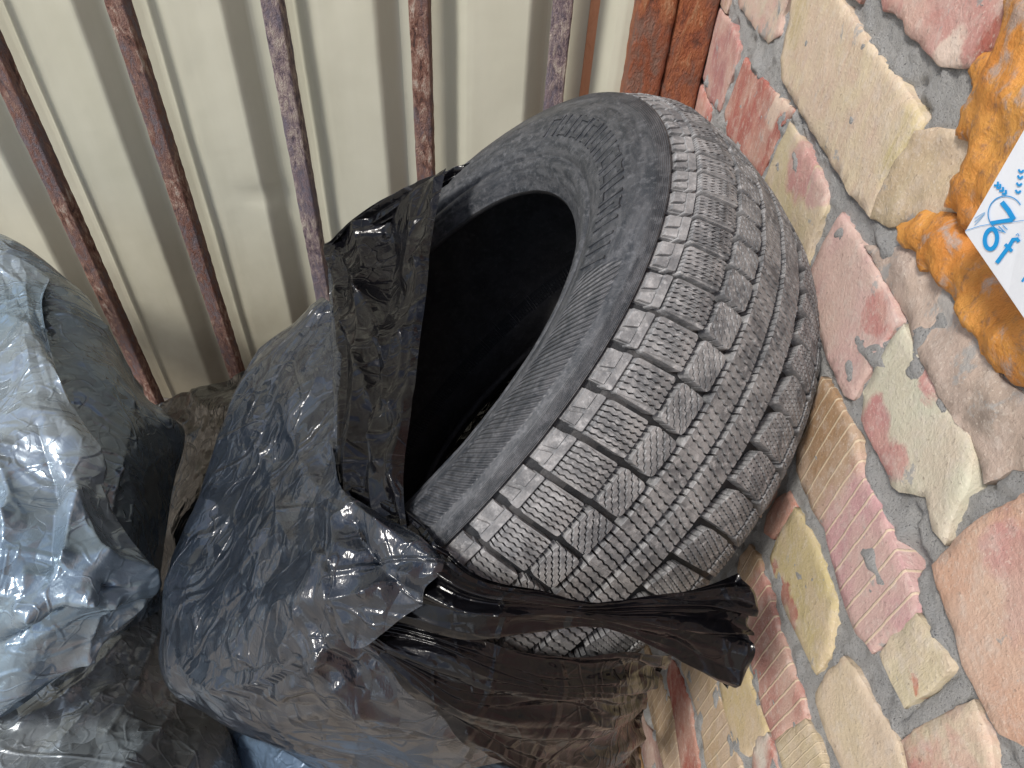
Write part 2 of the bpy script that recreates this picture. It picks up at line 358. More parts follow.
tag(bar(.066, .090, FENCE_Y + .0455, FENCE_Y + .0485, -.12, 1.9, M_STRIP, 'orange_strip', fence, amp=.0002, rad=.001), 'painted orange reflection of the post on the sheet beside the last bar')
post = bar(.130, .186, FENCE_Y - .045, FENCE_Y + .02, -.13, 1.95, M_POST, 'corner_post', fence, amp=.0015, rad=.006, step=.007)
bar(.1866, .2465, FENCE_Y - .040, FENCE_Y + .02, -.13, 1.95, M_POST, 'corner_post', fence, amp=.0015, rad=.006, step=.007)

# ------------------------------------------------------------------ brick wall
wall = empty('brick_wall', (WALL_X, 0, 0), 'rough wall of pink and cream mottled bricks with thick grey mortar', 'wall')
def outline_px(pts): return [hit(x, y, 0, WALL_X)[1:] for x, y in pts]
def resample(poly, step, jag, seed, smooth=0, grow=.0):
    poly = np.array(poly, float); out = []
    if grow:                                    # let the arris reach a little over the joint
        c_ = poly.mean(0); dv = poly - c_; poly = c_ + dv * (1 + grow / np.linalg.norm(dv, axis=1, keepdims=True))
    for k in range(len(poly)):
        p, q = poly[k], poly[(k + 1) % len(poly)]; m_ = max(1, int(np.linalg.norm(q - p) / step))
        for t in range(m_): out.append(p + (q - p) * t / m_)
    out = np.array(out)
    for _ in range(smooth): out = (np.roll(out, 1, 0) + 2 * out + np.roll(out, -1, 0)) / 4
    P3 = np.column_stack([out, np.full(len(out), seed * 3.7)])
    out[:, 0] += jag * fbm(P3, 120, 4, seed); out[:, 1] += jag * fbm(P3, 120, 4, seed + 50)
    return out
def poly_dist(pts, poly):
    A = poly; B = np.roll(poly, -1, 0); AB = B - A; L = (AB ** 2).sum(1) + 1e-12
    t = np.clip(((pts[:, None] - A[None]) * AB[None]).sum(-1) / L, 0, 1)
    return np.linalg.norm(pts[:, None] - (A[None] + AB[None] * t[..., None]), axis=-1).min(1)
def inside(pts, poly):
    x, y = pts[:, :1], pts[:, 1:]; A = poly; B = np.roll(poly, -1, 0)
    c = (A[None, :, 1] > y) != (B[None, :, 1] > y)
    xi = A[None, :, 0] + (y - A[None, :, 1]) / (B[None, :, 1] - A[None, :, 1] + 1e-15) * (B[None, :, 0] - A[None, :, 0])
    return ((c & (x < xi)).sum(1) % 2) == 1
def slab(name, poly, mat, parent, proud=.004, depth=.03, step=.006, jag=.0013, rough=.0007, edge=.0030, tilt=(0, 0), seed=1, lump=0.0, grow=.0018, lumps=30, facet=None):
    """a piece lying in the wall: uneven front, worn arris, sides running back into the mortar"""
    o = resample(poly, step * .8, jag, seed, 0, 0 if lump else grow)
    y0, z0 = o.min(0); y1, z1 = o.max(0)
    gy, gz = np.meshgrid(np.arange(y0, y1, step), np.arange(z0, z1, step)); g = np.column_stack([gy.ravel(), gz.ravel()])
    g = g + RNG.uniform(-.2, .2, g.shape) * step
    g = g[inside(g, o)]
    tn = np.roll(o, -1, 0) - np.roll(o, 1, 0); tn /= np.linalg.norm(tn, axis=1, keepdims=True) + 1e-9; nn = np.column_stack([-tn[:, 1], tn[:, 0]])
    wr = .0035 if lump else .0016
    for sg in (1, -1):
        q_ = o + sg * nn * wr
        if inside(q_, o).mean() > .5: ring = q_[inside(q_, o)]
    if len(g): g = g[poly_dist(g, o) > step * .8]
    ring = ring[poly_dist(ring, o) > wr * .75]; g = np.vstack([g, ring]) if len(g) else ring
    co = [Vector(p) for p in o.tolist()] + [Vector(p) for p in g.tolist()]
    vo, eo, fo, *_ = geometry.delaunay_2d_cdt(co, [(k, (k + 1) % len(o)) for k in range(len(o))], [], 1, 1e-7)
    v2 = np.array([tuple(p) for p in vo]); dist = poly_dist(v2, o)
    P3 = np.column_stack([v2, np.full(len(v2), .3)])
    c = o.mean(0)
    proud_ = proud if lump else .0016 + proud * .22
    h = proud_ + rough * 1.2 * fbm(P3, 60, 4, seed + 3) + rough * 2 * fbm(P3, 14, 3, seed + 9) + (v2[:, 0] - c[0]) * tilt[0] + (v2[:, 1] - c[1]) * tilt[1]
    h = h - edge * .55 * np.exp(-dist / (.0035 if lump else .0007)) * (1 + 1.4 * fbm(P3, 90, 3, seed + 5))
    if lump: h = h + lump * (1 - np.exp(-dist / .012)) * (1 + .6 * fbm(P3, lumps, 4, seed + 8))
    if facet: h = facet(v2, h)
    V = np.column_stack([WALL_X - h, v2]); F = [tuple(f) for f in fo]
    # outward is -X
    F2 = []
    for f in F:
        a, b_, c_ = (v2[k] for k in f[:3]); cr = (b_[0] - a[0]) * (c_[1] - a[1]) - (b_[1] - a[1]) * (c_[0] - a[0])
        F2.append(f if cr < 0 else f[::-1])
    # skirt from the outline: the first len(o) verts of the cdt output are the outline in order
    n0 = len(V) + len(o); no = len(o); V = np.vstack([V, V[:no], np.column_stack([np.full(no, WALL_X + depth), v2[:no]])]); na = n0 - no
    for k in range(no): k1 = (k + 1) % no; F2.append((na + k, na + k1, n0 + k1, n0 + k))
    ob = mk(name, V, F2, mat, parent)
    return ob

PINK = lin(205, 135, 128); PALEPINK = lin(208, 160, 152); CREAM = lin(206, 188, 150); YEL = lin(198, 180, 118); RED = lin(178, 82, 66)
PEACH = lin(212, 160, 132); MAUVE = lin(190, 135, 138); TAN = lin(190, 158, 118); GREENW = lin(202, 202, 178); DUSTY = lin(172, 152, 140)
def wy(x, y): p = hit(x, y, 0, WALL_X); return p[1], p[2]
def blob(x, y, r, c): p = wy(x, y); return (p[0], p[1], r, c)
BR = []   # name-less records: polygon, material, options
def add(px, mat, **kw): BR.append((outline_px(px), mat, kw if 'stripes' not in mat.name else dict(kw, jag=.0015)))
add([(879, -30), (882, -10), (886, 11), (907, 20), (909, 33), (928, 49), (942, 63), (973, 67), (985, 55), (1005, 46), (1021, 18), (1033, 5), (1042, -20), (1000, -60)],
    brick_mat('brick_rose', PALEPINK, PINK, smear=.5, blobs=(blob(1000, 45, .022, RED), blob(955, 58, .016, lin(225, 200, 185)))), proud=.007)
add([(796, -25), (793, 10), (792, 23), (784, 58), (785, 80), (808, 121), (835, 164), (858, 199), (873, 216), (890, 178), (921, 131), (925, 117), (917, 102), (897, 74), (874, 47), (843, 0), (825, -25)],
    brick_mat('brick_pale_streaked', lin(205, 175, 150), lin(214, 196, 158), streak=.7, smear=.2, blobs=(blob(800, 20, .03, lin(200, 180, 135)), blob(905, 150, .03, lin(205, 188, 130)))), proud=.009)
add([(922, 133), (940, 131), (968, 133), (980, 172), (975, 191), (970, 207), (935, 216), (913, 221), (893, 226), (875, 219), (892, 180)],
    brick_mat('brick_rough_tan', lin(190, 165, 128), lin(198, 178, 140), smear=.5), proud=.0045, rough=.0030, tilt=(.12, 0))
add([(737, -15), (740, 6), (749, 20), (768, 43), (780, 35), (782, 16), (790, -4), (792, -18), (765, -30)], brick_mat('brick_cream_grey', lin(205, 190, 165), PALEPINK, smear=.9), proud=.004)
add([(720, 8), (732, 24), (741, 47), (735, 70), (727, 90), (720, 111), (708, 98), (704, 78), (712, 40)], brick_mat('brick_mauve', lin(195, 120, 118), lin(180, 110, 115), smear=.4, streak=.15), proud=.003)
add([(746, 58), (770, 88), (790, 106), (796, 112), (782, 128), (770, 160), (761, 178), (745, 160), (729, 137), (726, 113)],
    brick_mat('brick_red', lin(190, 88, 74), lin(176, 78, 70), smear=.3, streak=.12, blobs=(blob(777, 108, .022, lin(215, 185, 165)), blob(790, 96, .02, lin(215, 185, 165)))), proud=.004)
add([(792, 123), (805, 143), (819, 168), (829, 191), (827, 211), (815, 242), (808, 268), (792, 234), (776, 205), (766, 182), (779, 150)],
    brick_mat('brick_pink_over_cream', lin(205, 190, 150), lin(200, 185, 140), smear=.2, blobs=(blob(805, 165, .036, lin(200, 138, 135)), blob(822, 185, .022, lin(200, 150, 148)))), proud=.007)
add([(843, 213), (866, 250), (893, 298), (901, 322), (890, 340), (878, 360), (855, 398), (847, 394), (831, 359), (819, 323), (812, 290), (811, 275), (826, 245)],
    brick_mat('brick_pale_rose', lin(212, 172, 165), lin(205, 160, 158), smear=.1, blobs=(blob(885, 315, .016, lin(205, 130, 125)),)), proud=.008, rough=.0006)
add([(906, 327), (920, 350), (933, 370), (952, 409), (972, 437), (976, 456), (972, 487), (956, 519), (948, 542), (936, 530), (929, 495), (913, 491), (905, 490), (897, 487), (885, 460), (874, 437), (866, 421), (870, 394), (880, 370), (897, 339)],
    brick_mat('brick_greenish_white', GREENW, lin(200, 195, 170), smear=.2, blobs=(blob(876, 425, .024, lin(200, 130, 128)), blob(892, 458, .02, lin(200, 135, 130)), blob(945, 372, .014, lin(205, 140, 135)))), proud=.008, rough=.0008)
add([(868, 246), (890, 250), (905, 245), (930, 262), (948, 292), (960, 322), (990, 346), (1000, 375), (1030, 400), (1060, 440), (1040, 470), (1010, 466), (984, 482), (978, 456), (972, 434), (953, 406), (934, 367), (907, 325), (896, 300)],
    brick_mat('mortar_smeared_brick', lin(182, 160, 148), lin(170, 150, 138), smear=.75, blobs=(blob(1000, 400, .02, lin(140, 125, 115)),)), proud=.0035, rough=.0032)
add([(1036, 495), (1018, 503), (991, 515), (960, 542), (938, 566), (942, 590), (960, 632), (968, 663), (983, 695), (1003, 730), (1030, 745), (1075, 740), (1110, 640), (1080, 520)],
    brick_mat('brick_peach', PEACH, lin(214, 165, 135), smear=.1, blobs=(blob(1010, 560, .02, lin(205, 140, 135)), blob(1050, 600, .03, lin(200, 140, 130)))), proud=.009, rough=.0007)
add([(823, 378), (835, 390), (848, 415), (858, 437), (860, 456), (864, 474), (882, 507), (897, 542), (913, 581), (923, 605), (917, 624), (893, 636), (874, 651), (858, 632), (843, 593), (827, 527), (815, 511), (800, 472), (800, 452), (808, 425), (815, 402)],
    brick_mat('brick_striped_mauve', lin(205, 150, 155), lin(172, 132, 88), .300, .325, stripes=.0145, smear=.35), proud=.006)
def tail(v2, h): return h
add([(923, 616), (936, 636), (950, 655), (956, 667), (935, 688), (909, 706), (897, 683), (886, 655), (897, 640)],
    brick_mat('brick_cream_block', lin(208, 196, 160), lin(205, 190, 150), smear=.25, streak=.1, blobs=(blob(925, 680, .006, lin(205, 120, 85)),)), proud=.010, edge=.001)
add([(960, 710), (976, 702), (983, 718), (990, 740), (1002, 790), (960, 810), (918, 790), (907, 741), (920, 730), (936, 722)],
    brick_mat('brick_pink_cream_chipped', lin(205, 135, 125), lin(208, 195, 160), smear=.45), proud=.007)
add([(798, 509), (811, 530), (827, 570), (837, 601), (833, 632), (831, 655), (817, 673), (804, 644), (788, 612), (776, 580), (772, 558), (780, 538)],
    brick_mat('brick_yellow', YEL, lin(200, 182, 128), smear=.25, blobs=(blob(787, 592, .012, lin(180, 95, 78)), blob(778, 570, .010, lin(180, 95, 78)), blob(797, 615, .009, lin(190, 110, 90)))), proud=.006)
add([(790, 491), (796, 507), (786, 525), (774, 538), (765, 532), (768, 515), (778, 500)], brick_mat('brick_small_red', RED, lin(185, 90, 70), smear=.2), proud=.003)
add([(847, 659), (858, 671), (874, 702), (897, 734), (915, 785), (880, 800), (850, 782), (827, 726), (817, 698), (824, 682), (835, 670)],
    brick_mat('brick_pink_cream_flush', lin(210, 190, 155), lin(208, 150, 140), .215, .24, smear=.3), proud=.005)
add([(751, 546), (761, 558), (772, 597), (784, 640), (796, 671), (806, 702), (808, 718), (790, 729), (776, 738), (765, 710), (753, 663), (748, 624), (747, 585), (739, 573), (742, 558)],
    brick_mat('brick_striped_rose', lin(192, 128, 118), lin(195, 158, 115), .33, .36, stripes=.0150, smear=.1), proud=.005)
add([(777, 740), (790, 731), (808, 721), (819, 741), (833, 785), (812, 800), (790, 785)], brick_mat('brick_scored_cream', CREAM, lin(195, 175, 130), stripes=.0075, smear=.2), proud=.004)
add([(744, 610), (750, 640), (744, 652), (753, 687), (769, 726), (767, 738), (749, 755), (739, 749), (729, 718), (722, 687), (722, 655), (730, 620)],
    brick_mat('brick_butter_yellow', lin(208, 186, 128), lin(204, 180, 122), smear=.1), proud=.005, rough=.0006)
add([(757, 741), (770, 734), (778, 760), (786, 790), (762, 795), (753, 775)], brick_mat('brick_white_red', lin(210, 205, 195), lin(190, 100, 88), smear=.3), proud=.005)
add([(680, 640), (700, 655), (718, 681), (722, 702), (737, 741), (747, 790), (718, 795), (708, 765), (700, 718), (690, 687), (680, 660)],
    brick_mat('brick_striped_tan', TAN, lin(192, 165, 122), stripes=.0150, smear=.15), proud=.004)
add([(672, 655), (684, 681), (691, 702), (703, 775), (705, 795), (688, 795), (683, 770), (675, 710), (668, 680)], brick_mat('brick_brick_red', lin(176, 76, 58), lin(182, 84, 66), smear=.15), proud=.005, rough=.0006)
add([(645, 640), (656, 668), (672, 702), (683, 770), (684, 795), (670, 795), (664, 765), (652, 715), (642, 670)], brick_mat('brick_striped_brown', lin(178, 145, 105), TAN, stripes=.0150, smear=.2), proud=.004)
add([(634, 680), (645, 722), (660, 741), (664, 795), (652, 795), (645, 760), (634, 715)], brick_mat('brick_dusky_pink', lin(175, 130, 125), lin(180, 140, 128), smear=.3), proud=.004)

shown = []
for k, (poly, mat, kw) in enumerate(BR):
    slab('brick', poly, mat, wall, seed=20 + k * 3, **kw); p = np.array(poly); shown.append((p[:, 0].min(), p[:, 0].max(), p[:, 1].min(), p[:, 1].max(), p))
# plain bricks for every course the picture does not resolve (behind the tyre and bags, and outside the frame)
fill_mats = [brick_mat('brick_plain_pink', PINK, PALEPINK), brick_mat('brick_plain_cream', CREAM, TAN), brick_mat('brick_plain_red', RED, PINK),
             brick_mat('brick_plain_striped', TAN, MAUVE, stripes=.015)]
zc = [z for z in np.arange(.685 - .8, 2.0, .1)]
for ci, zb in enumerate(zc):
    z0, z1 = zb + .006, zb + .094
    if z0 < -.12: z0 = -.118
    if z1 - z0 < .02: continue
    y = -.55 + (.13 if ci % 2 else 0); e = 1.085
    while y < e:
        y2 = min(y + .24, e)
        # clip this brick against the measured ones
        segs = [(y, y2)]
        for (a, b_, c_, d_, pp) in shown:
            if c_ < z1 - .012 and d_ > z0 + .012:
                ns_ = []
                for (s, t) in segs:
                    if b_ + .008 <= s or a - .008 >= t: ns_.append((s, t))
                    else:
                        if a - .010 - s > .03: ns_.append((s, a - .010))
                        if t - b_ - .010 > .03: ns_.append((b_ + .010, t))
                segs = ns_
        for (s, t) in segs:
            # leave out what would lie on the mortar that the picture shows bare
            px_c = np.array([WALL_X, (s + t) / 2, (z0 + z1) / 2]) - EYE; cc = px_c @ AXES
            if cc[2] > 0:
                u_, v_ = 512 + FPX * cc[0] / cc[2], 384 - FPX * cc[1] / cc[2]
                if -5 < u_ < 1040 and -10 < v_ < 780 and u_ > 700 + max(0, (300 - v_)) * .1 and not (u_ < 800 and 180 < v_ < 520): continue
            slab('brick', [(s, z0), (t, z0), (t, z1), (s, z1)], fill_mats[RNG.integers(4)], wall, proud=.005, step=.012, seed=int(RNG.integers(900)))
        y = y2 + .012
# mortar sheet: one uneven skin behind and between the bricks
gy = np.concatenate([np.arange(-.55, .0, .02), np.arange(0, 1.1, .0032)]); gz = np.concatenate([np.arange(-.13, 1.2, .0032), np.arange(1.2, 2.0, .02)])
Yw, Zw = np.meshgrid(gy, gz); P = np.stack([0 * Yw, Yw, Zw], -1)
h = -.0012 + .0026 * fbm(P, 16, 3, 41) + .0034 * fbm(P, 60, 5, 42, .65) + .0030 * np.clip(fbm(P, 34, 3, 44) - .18, 0, 1) * 4
h = h - .006 * np.clip(fbm(P, 26, 4, 47) - .26, 0, 1) * 4 + .0016 * fbm(P, 170, 2, 48)
P[..., 0] = WALL_X - h
mk('mortar_bed', P.reshape(-1, 3), grid_faces(*Yw.shape)[:, ::-1], M_MORTAR, wall)
bx_ = [(WALL_X + .02, -.55, -.13), (WALL_X + .02, 1.14, -.13), (WALL_X + .02, 1.14, 2.0), (WALL_X + .02, -.55, 2.0)]
bx_ += [(x + .22, y, z) for x, y, z in bx_]
mk('wall_core', bx_, [(0, 1, 2, 3), (7, 6, 5, 4), (0, 4, 5, 1), (1, 5, 6, 2), (2, 6, 7, 3), (3, 7, 4, 0)], M_MORTAR, wall, smooth=False)
# end face and bluish smoothed mortar below the cream block
tag(slab('mortar_pad', outline_px([(910, 716), (935, 698), (962, 676), (972, 690), (962, 703), (936, 718), (909, 736), (903, 722)]), M_MORTAR, wall, proud=.001, rough=.0005, seed=311), 'smooth grey mortar patch')
# expanding foam
tag(slab('foam', outline_px([(1060, -40), (1022, -20), (1013, 2), (1011, 18), (997, 44), (980, 56), (972, 73), (971, 100), (964, 118), (964, 132), (973, 146), (975, 160), (963, 183), (961, 202), (968, 228), (1000, 240), (1060, 200), (1110, 90)]),
         M_FOAM, wall, proud=.007, rough=.0034, edge=.006, jag=.005, lump=.004, lumps=44, step=.0035, seed=401), 'bright orange expanding foam above the white card')
tag(slab('foam', outline_px([(905, 232), (906, 223), (923, 212), (947, 211), (962, 222), (985, 245), (1012, 280), (1040, 310), (1060, 350), (1050, 395), (1024, 386), (1002, 374), (987, 345), (972, 318), (958, 301), (944, 284), (935, 272), (923, 265), (916, 251), (907, 244)]),
         M_FOAM, wall, proud=.007, rough=.0042, edge=.006, jag=.005, lump=.006, lumps=50, step=.0035, seed=431), 'dirty orange foam bead under the white card')

# ------------------------------------------------------------------ white card with blue print, bent over the foam
card = empty('printed_card', tuple(hit(1000, 232, 0, WALL_X - .03)), 'white folded card with blue lettering and wheat ears stuck on orange foam', 'sign')
def cardpt(x, y, lift=0.0):                     # card stands on two planes that meet in the fold (965,232)-(1024,215)
    base = WALL_X - .030 - lift
    f = (y - (232 + (x - 965) * (-17 / 59.))) / 100.0
    return hit(x, y, 0, base - .003 * (1 - min(1, abs(f) * 1.2)))
def flat(name, pts, mat, parent, lift, thick=.0008, pf=cardpt):
    V = [pf(x, y, lift) for x, y in pts] + [pf(x, y, lift - thick) for x, y in pts]; n_ = len(pts)
    F = [tuple(range(n_)), tuple(range(2 * n_ - 1, n_ - 1, -1))] + [(k, k + n_, (k + 1) % n_ + n_, (k + 1) % n_) for k in range(n_)]
    return mk(name, V, F, mat, parent, smooth=False)
flat('card_half', [(965, 232), (1024, 130), (1075, 42), (1130, 110), (1083, 198), (1024, 215)], M_CARD, card, 0.0)
flat('card_half', [(965, 232), (1024, 215), (1083, 198), (1110, 300), (1070, 385), (1024, 318), (1008, 294)], M_CARD, card, 0.0)
def c2p(x, y): return 900 + x / 4.267, 120 + y / 4.267
def stroke(pts, wd, name='print', mat=M_PRINT, lift=.0006):
    pts = np.array([c2p(*p) for p in pts], float); wd = wd / 4.267 / 2; L, R_ = [], []
    for k in range(len(pts)):
        t = pts[min(k + 1, len(pts) - 1)] - pts[max(k - 1, 0)]; t /= np.linalg.norm(t) + 1e-9; nn = np.array([-t[1], t[0]]) * wd
        L.append(pts[k] + nn); R_.append(pts[k] - nn)
    V, F = [], []
    for k in range(len(pts)): V += [cardpt(*L[k], lift), cardpt(*R_[k], lift)]
    for k in range(len(pts) - 1): F.append((2 * k, 2 * k + 1, 2 * k + 3, 2 * k + 2))
    return mk(name, V, F, mat, card, smooth=False)
def arc(cx, cy, rx, ry, a0, a1, n_=28, rot=0):
    o = []
    for k in range(n_ + 1):
        a = math.radians(a0 + (a1 - a0) * k / n_); x, y = rx * math.cos(a), ry * math.sin(a)
        o.append((cx + x * math.cos(rot) - y * math.sin(rot), cy + x * math.sin(rot) + y * math.cos(rot)))
    return o
stroke(arc(388, 508, 26, 43, 0, 360, 32, .12), 18, 'printed_letter_o')
stroke([(412, 610), (440, 572), (470, 532), (482, 510), (500, 508), (507, 520)], 17, 'printed_letter_f'); stroke([(448, 530), (478, 560)], 15, 'printed_letter_f')
stroke([(434, 350), (462, 385), (486, 425)], 22, 'printed_emblem'); stroke([(480, 425), (430, 433), (388, 440)], 17, 'printed_emblem')
stroke(arc(450, 400, 74, 76, 95, 330, 30), 4.5, 'printed_circle')
stroke([(278, 472), (340, 452), (400, 441), (460, 437), (529, 428)], 2.4, 'printed_line')
for (x0, y0, x1, y1) in ((458, 322, 418, 280), (500, 328, 515, 225), (535, 335, 600, 230)):
    for t in (.15, .45, .75, 1.0):
        x, y = x0 + (x1 - x0) * t, y0 + (y1 - y0) * t; dx, dy = (x1 - x0), (y1 - y0); l = math.hypot(dx, dy); dx, dy = dx / l * 13, dy / l * 13
        for s in (-1, 1): stroke([(x, y), (x + dx - s * dy * .9, y + dy + s * dx * .9)], 9, 'printed_wheat_leaf')
for k in range(3): stroke([(318, 448 - k * 14), (340 + k * 4, 425 - k * 12), (362, 398 - k * 2)], 3, 'printed_small_text', M_PRINT2)
for k in range(2): stroke([(420 + k * 18, 452 - k * 4), (450 + k * 8, 482 - k * 14)], 4, 'printed_small_text', M_PRINT)
stroke([(494, 492), (503, 484), (508, 496)], 4, 'printed_small_text', M_PRINT)
stroke([(520, 690), (535, 668), (560, 660)], 10, 'printed_letter_edge')

# ------------------------------------------------------------------ tyre
TC = np.array([-.0402, .4683, .6095]); _az, _el = 3.3014, .7765
TR, TW, TRB, TK, TOV, TOP = .3177, .7586, .6139, .0504, .1346, 1.8472     # radius, width/radius, bead, shoulder fall, squash out of round
TA = np.array([math.cos(_el) * math.cos(_az), math.cos(_el) * math.sin(_az), math.sin(_el)])
TT = np.cross(TA, [0, 0, 1.]); TT /= np.linalg.norm(TT); TB = np.cross(TA, TT)
_pa = np.array([0, .2, .35, .43, .49, .52, .53]) ; _pr = np.array([1, 1 - TK * .15, 1 - TK * .6, 1 - TK * 1.3, 1 - TK * 2, 1 - TK * 3, .82])
def crown(v): return np.interp(np.abs(v), _pa, _pr)       # v = axial / width, + towards the visible side
def tpt(th, v, r):                                        # r in radii
    th, v, r = np.broadcast_arrays(np.asarray(th, float), np.asarray(v, float), np.asarray(r, float))
    rr = r * TR * (1 + TOV * np.cos(2 * (th - TOP)))
    return TC + TA * (v * TW * TR)[..., None] + rr[..., None] * (np.cos(th)[..., None] * TT + np.sin(th)[..., None] * TB)
tyre = empty('car_tyre', tuple(TC), 'worn black winter tyre leaning out of a torn black bag against the brick wall', 'tyre')
D8 = .0085 / TR
prof = [(-v_, r_) for v_, r_ in []]
half = [(.0, 1 - D8), (.1, crown(.1) - D8), (.2, crown(.2) - D8), (.3, crown(.3) - D8), (.38, crown(.38) - D8), (.44, crown(.44) - D8 * .9), (.476, crown(.476) - D8 * .8), (.484, crown(.484) - D8 * .9),
        (.487, crown(.487) - .003), (.492, crown(.492) + .0005), (.503, .872), (.512, .850), (.522, .833), (.529, .815), (.5325, .79), (.532, .765), (.527, .742), (.527, .738), (.518, .716), (.509, .700), (.496, .692), (.489, .689), (.494, .684), (.497, .678), (.493, .668), (.484, .659), (.478, .657), (.476, .650),
        (.462, .641), (.445, .630), (.424, .6145)]
nth = 420; th = np.linspace(0, 2 * np.pi, nth, endpoint=False)
def lathe(profile, name, mat, flip=False, rough=.0):
    V, UV = [], []; L = 0; prev = None
    for (v_, r_) in profile:
        p = tpt(th, v_, r_)
        V.append(p)
    P = np.array(V)                                       # (n, nth, 3)
    if rough: P = P + (rough * fbm(P, 30, 4, 9))[..., None] * TA
    d = np.array([abs(profile[k][0] - profile[k - 1][0]) * TW + abs(profile[k][1] - profile[k - 1][1]) for k in range(1, len(profile))]); d = np.concatenate([[0], np.cumsum(d)])
    vv = {k: d[k] for k in range(len(profile))}
    uv = np.stack([np.broadcast_to(th / (2 * np.pi), (len(profile), nth)), np.broadcast_to(d[:, None], (len(profile), nth))], -1)
    F = grid_faces(len(profile), nth, True)
    if flip: F = F[:, ::-1]
    return mk(name, P.reshape(-1, 3), F, mat, tyre, uv=uv.reshape(-1, 2))
# visible sidewall: UV v starts at 0 at the shoulder line
side = half[7:]; lathe(side, 'sidewall', M_SIDE, rough=.0008)
lathe([(-v_, r_) for v_, r_ in half[7:]], 'sidewall', M_SIDE, True)
lathe([(-v_, r_) for v_, r_ in half[1:8][::-1]] + half[:8], 'tread_base', rubber_mat('groove_rubber', (.008, .010, .013), (.018, .020, .023)))
lathe([(.424, .6145), (.410, .612), (.40, .622), (.405, .645), (.44, .69), (.485, .76), (.48, .85), (.42, .92), (.30, .95), (0, .962), (-.3, .95), (-.42, .92), (-.48, .85), (-.485, .76), (-.44, .69), (-.405, .645), (-.40, .622), (-.41, .612), (-.424, .6145)], 'inner_liner', M_INNER)
# pitches: angles of the cross grooves, measured where the tread shows
edges = [200.4 - 6.6 * k for k in range(3, 0, -1)] + [200.4, 207.1, 213.9, 220.6, 227.1, 233.3, 239.2, 244.6, 249.2, 253.4, 257.4, 261.3, 265.2, 269.2, 273.4, 277.8, 282.4, 287.4, 292.8, 298.6, 304.8, 311.2, 317.8, 324.5]
e_hi = edges[-1]; rest = 360 - (e_hi - edges[0]); nrest = round(rest / 6.7); edges_all = edges + [e_hi + rest * k / nrest for k in range(1, nrest + 1)]
SM = 37.0; MM = TW * TR * 1000                             # pitch length, tread width in mm
def tmap(i, s, t, drop_mm):                               # block coordinates (s along, t across, mm) -> space
    a = np.radians(edges_all[i] + (edges_all[i + 1] - edges_all[i]) * np.asarray(s) / SM); v = np.asarray(t) / MM
    return tpt(a, v, crown(v) - np.asarray(drop_mm) / 1000 / TR)
def clip(poly, conv):
    out = poly
    for k in range(len(conv)):
        a, b_ = conv[k], conv[(k + 1) % len(conv)]; inp, out = out, []
        f = lambda p: (b_[0] - a[0]) * (p[1] - a[1]) - (b_[1] - a[1]) * (p[0] - a[0])
        for m_ in range(len(inp)):
            p, q = inp[m_ - 1], inp[m_]; fp, fq = f(p), f(q)
            if (fp >= 0) != (fq >= 0): u = fp / (fp - fq); out.append((p[0] + (q[0] - p[0]) * u, p[1] + (q[1] - p[1]) * u))
            if fq >= 0: out.append(q)
        if len(out) < 3: return []
    res = []
    for p in out:
        if not res or math.hypot(p[0] - res[-1][0], p[1] - res[-1][1]) > .05: res.append(p)
    if len(res) > 2 and math.hypot(res[0][0] - res[-1][0], res[0][1] - res[-1][1]) < .05: res.pop()
    return res if len(res) > 2 else []
def area(p): return .5 * sum(p[k - 1][0] * p[k][1] - p[k][0] * p[k - 1][1] for k in range(len(p)))
def chamfer(p, c):
    o = []
    for k in range(len(p)):
        a, b_, d = np.array(p[k - 1]), np.array(p[k]), np.array(p[(k + 1) % len(p)])
        u = (a - b_) / np.linalg.norm(a - b_); w_ = (d - b_) / np.linalg.norm(d - b_); o += [tuple(b_ + u * c), tuple(b_ + (u + w_) * c * .28), tuple(b_ + w_ * c)]
    return o if area(o) > 0 else o[::-1]
def strips(poly, ang, gap, wid, zamp, zper, phase, rnd):
    """cut a block outline into zigzag slices with open sipes between them; ang = sipe direction, 90 = straight across"""
    ca, sa = math.cos(math.radians(ang)), math.sin(math.radians(ang))
    loc = [(x * ca + y * sa, -x * sa + y * ca) for x, y in poly]     # along sipe, across
    l0, l1 = min(p[0] for p in loc) - 1, max(p[0] for p in loc) + 1; w0, w1 = min(p[1] for p in loc), max(p[1] for p in loc)
    nst = max(1, round((w1 - w0) / wid)); st = (w1 - w0) / nst; out = []
    nz = int((l1 - l0) / (zper / 2)) + 2
    def line(off, shift): return [(l0 + m_ * zper / 2, off + shift + (zamp if m_ % 2 else -zamp) * (.75 + .5 * rnd.random())) for m_ in range(nz)]
    rnd_lines = [line(w0 + st * k, 0) for k in range(nst + 1)]
    for k in range(nst):
        lo = [(x, y + (gap / 2 if k > 0 else -3)) for x, y in rnd_lines[k]]; hi = [(x, y - (gap / 2 if k < nst - 1 else -3)) for x, y in rnd_lines[k + 1]]
        sub = lo + hi[::-1]; sub = [(x * ca - y * sa, x * sa + y * ca) for x, y in sub]
        if area(sub) < 0: sub = sub[::-1]
        c_ = clip(sub, poly)
        if c_ and abs(area(c_)) > 4: out.append(c_)
    return out
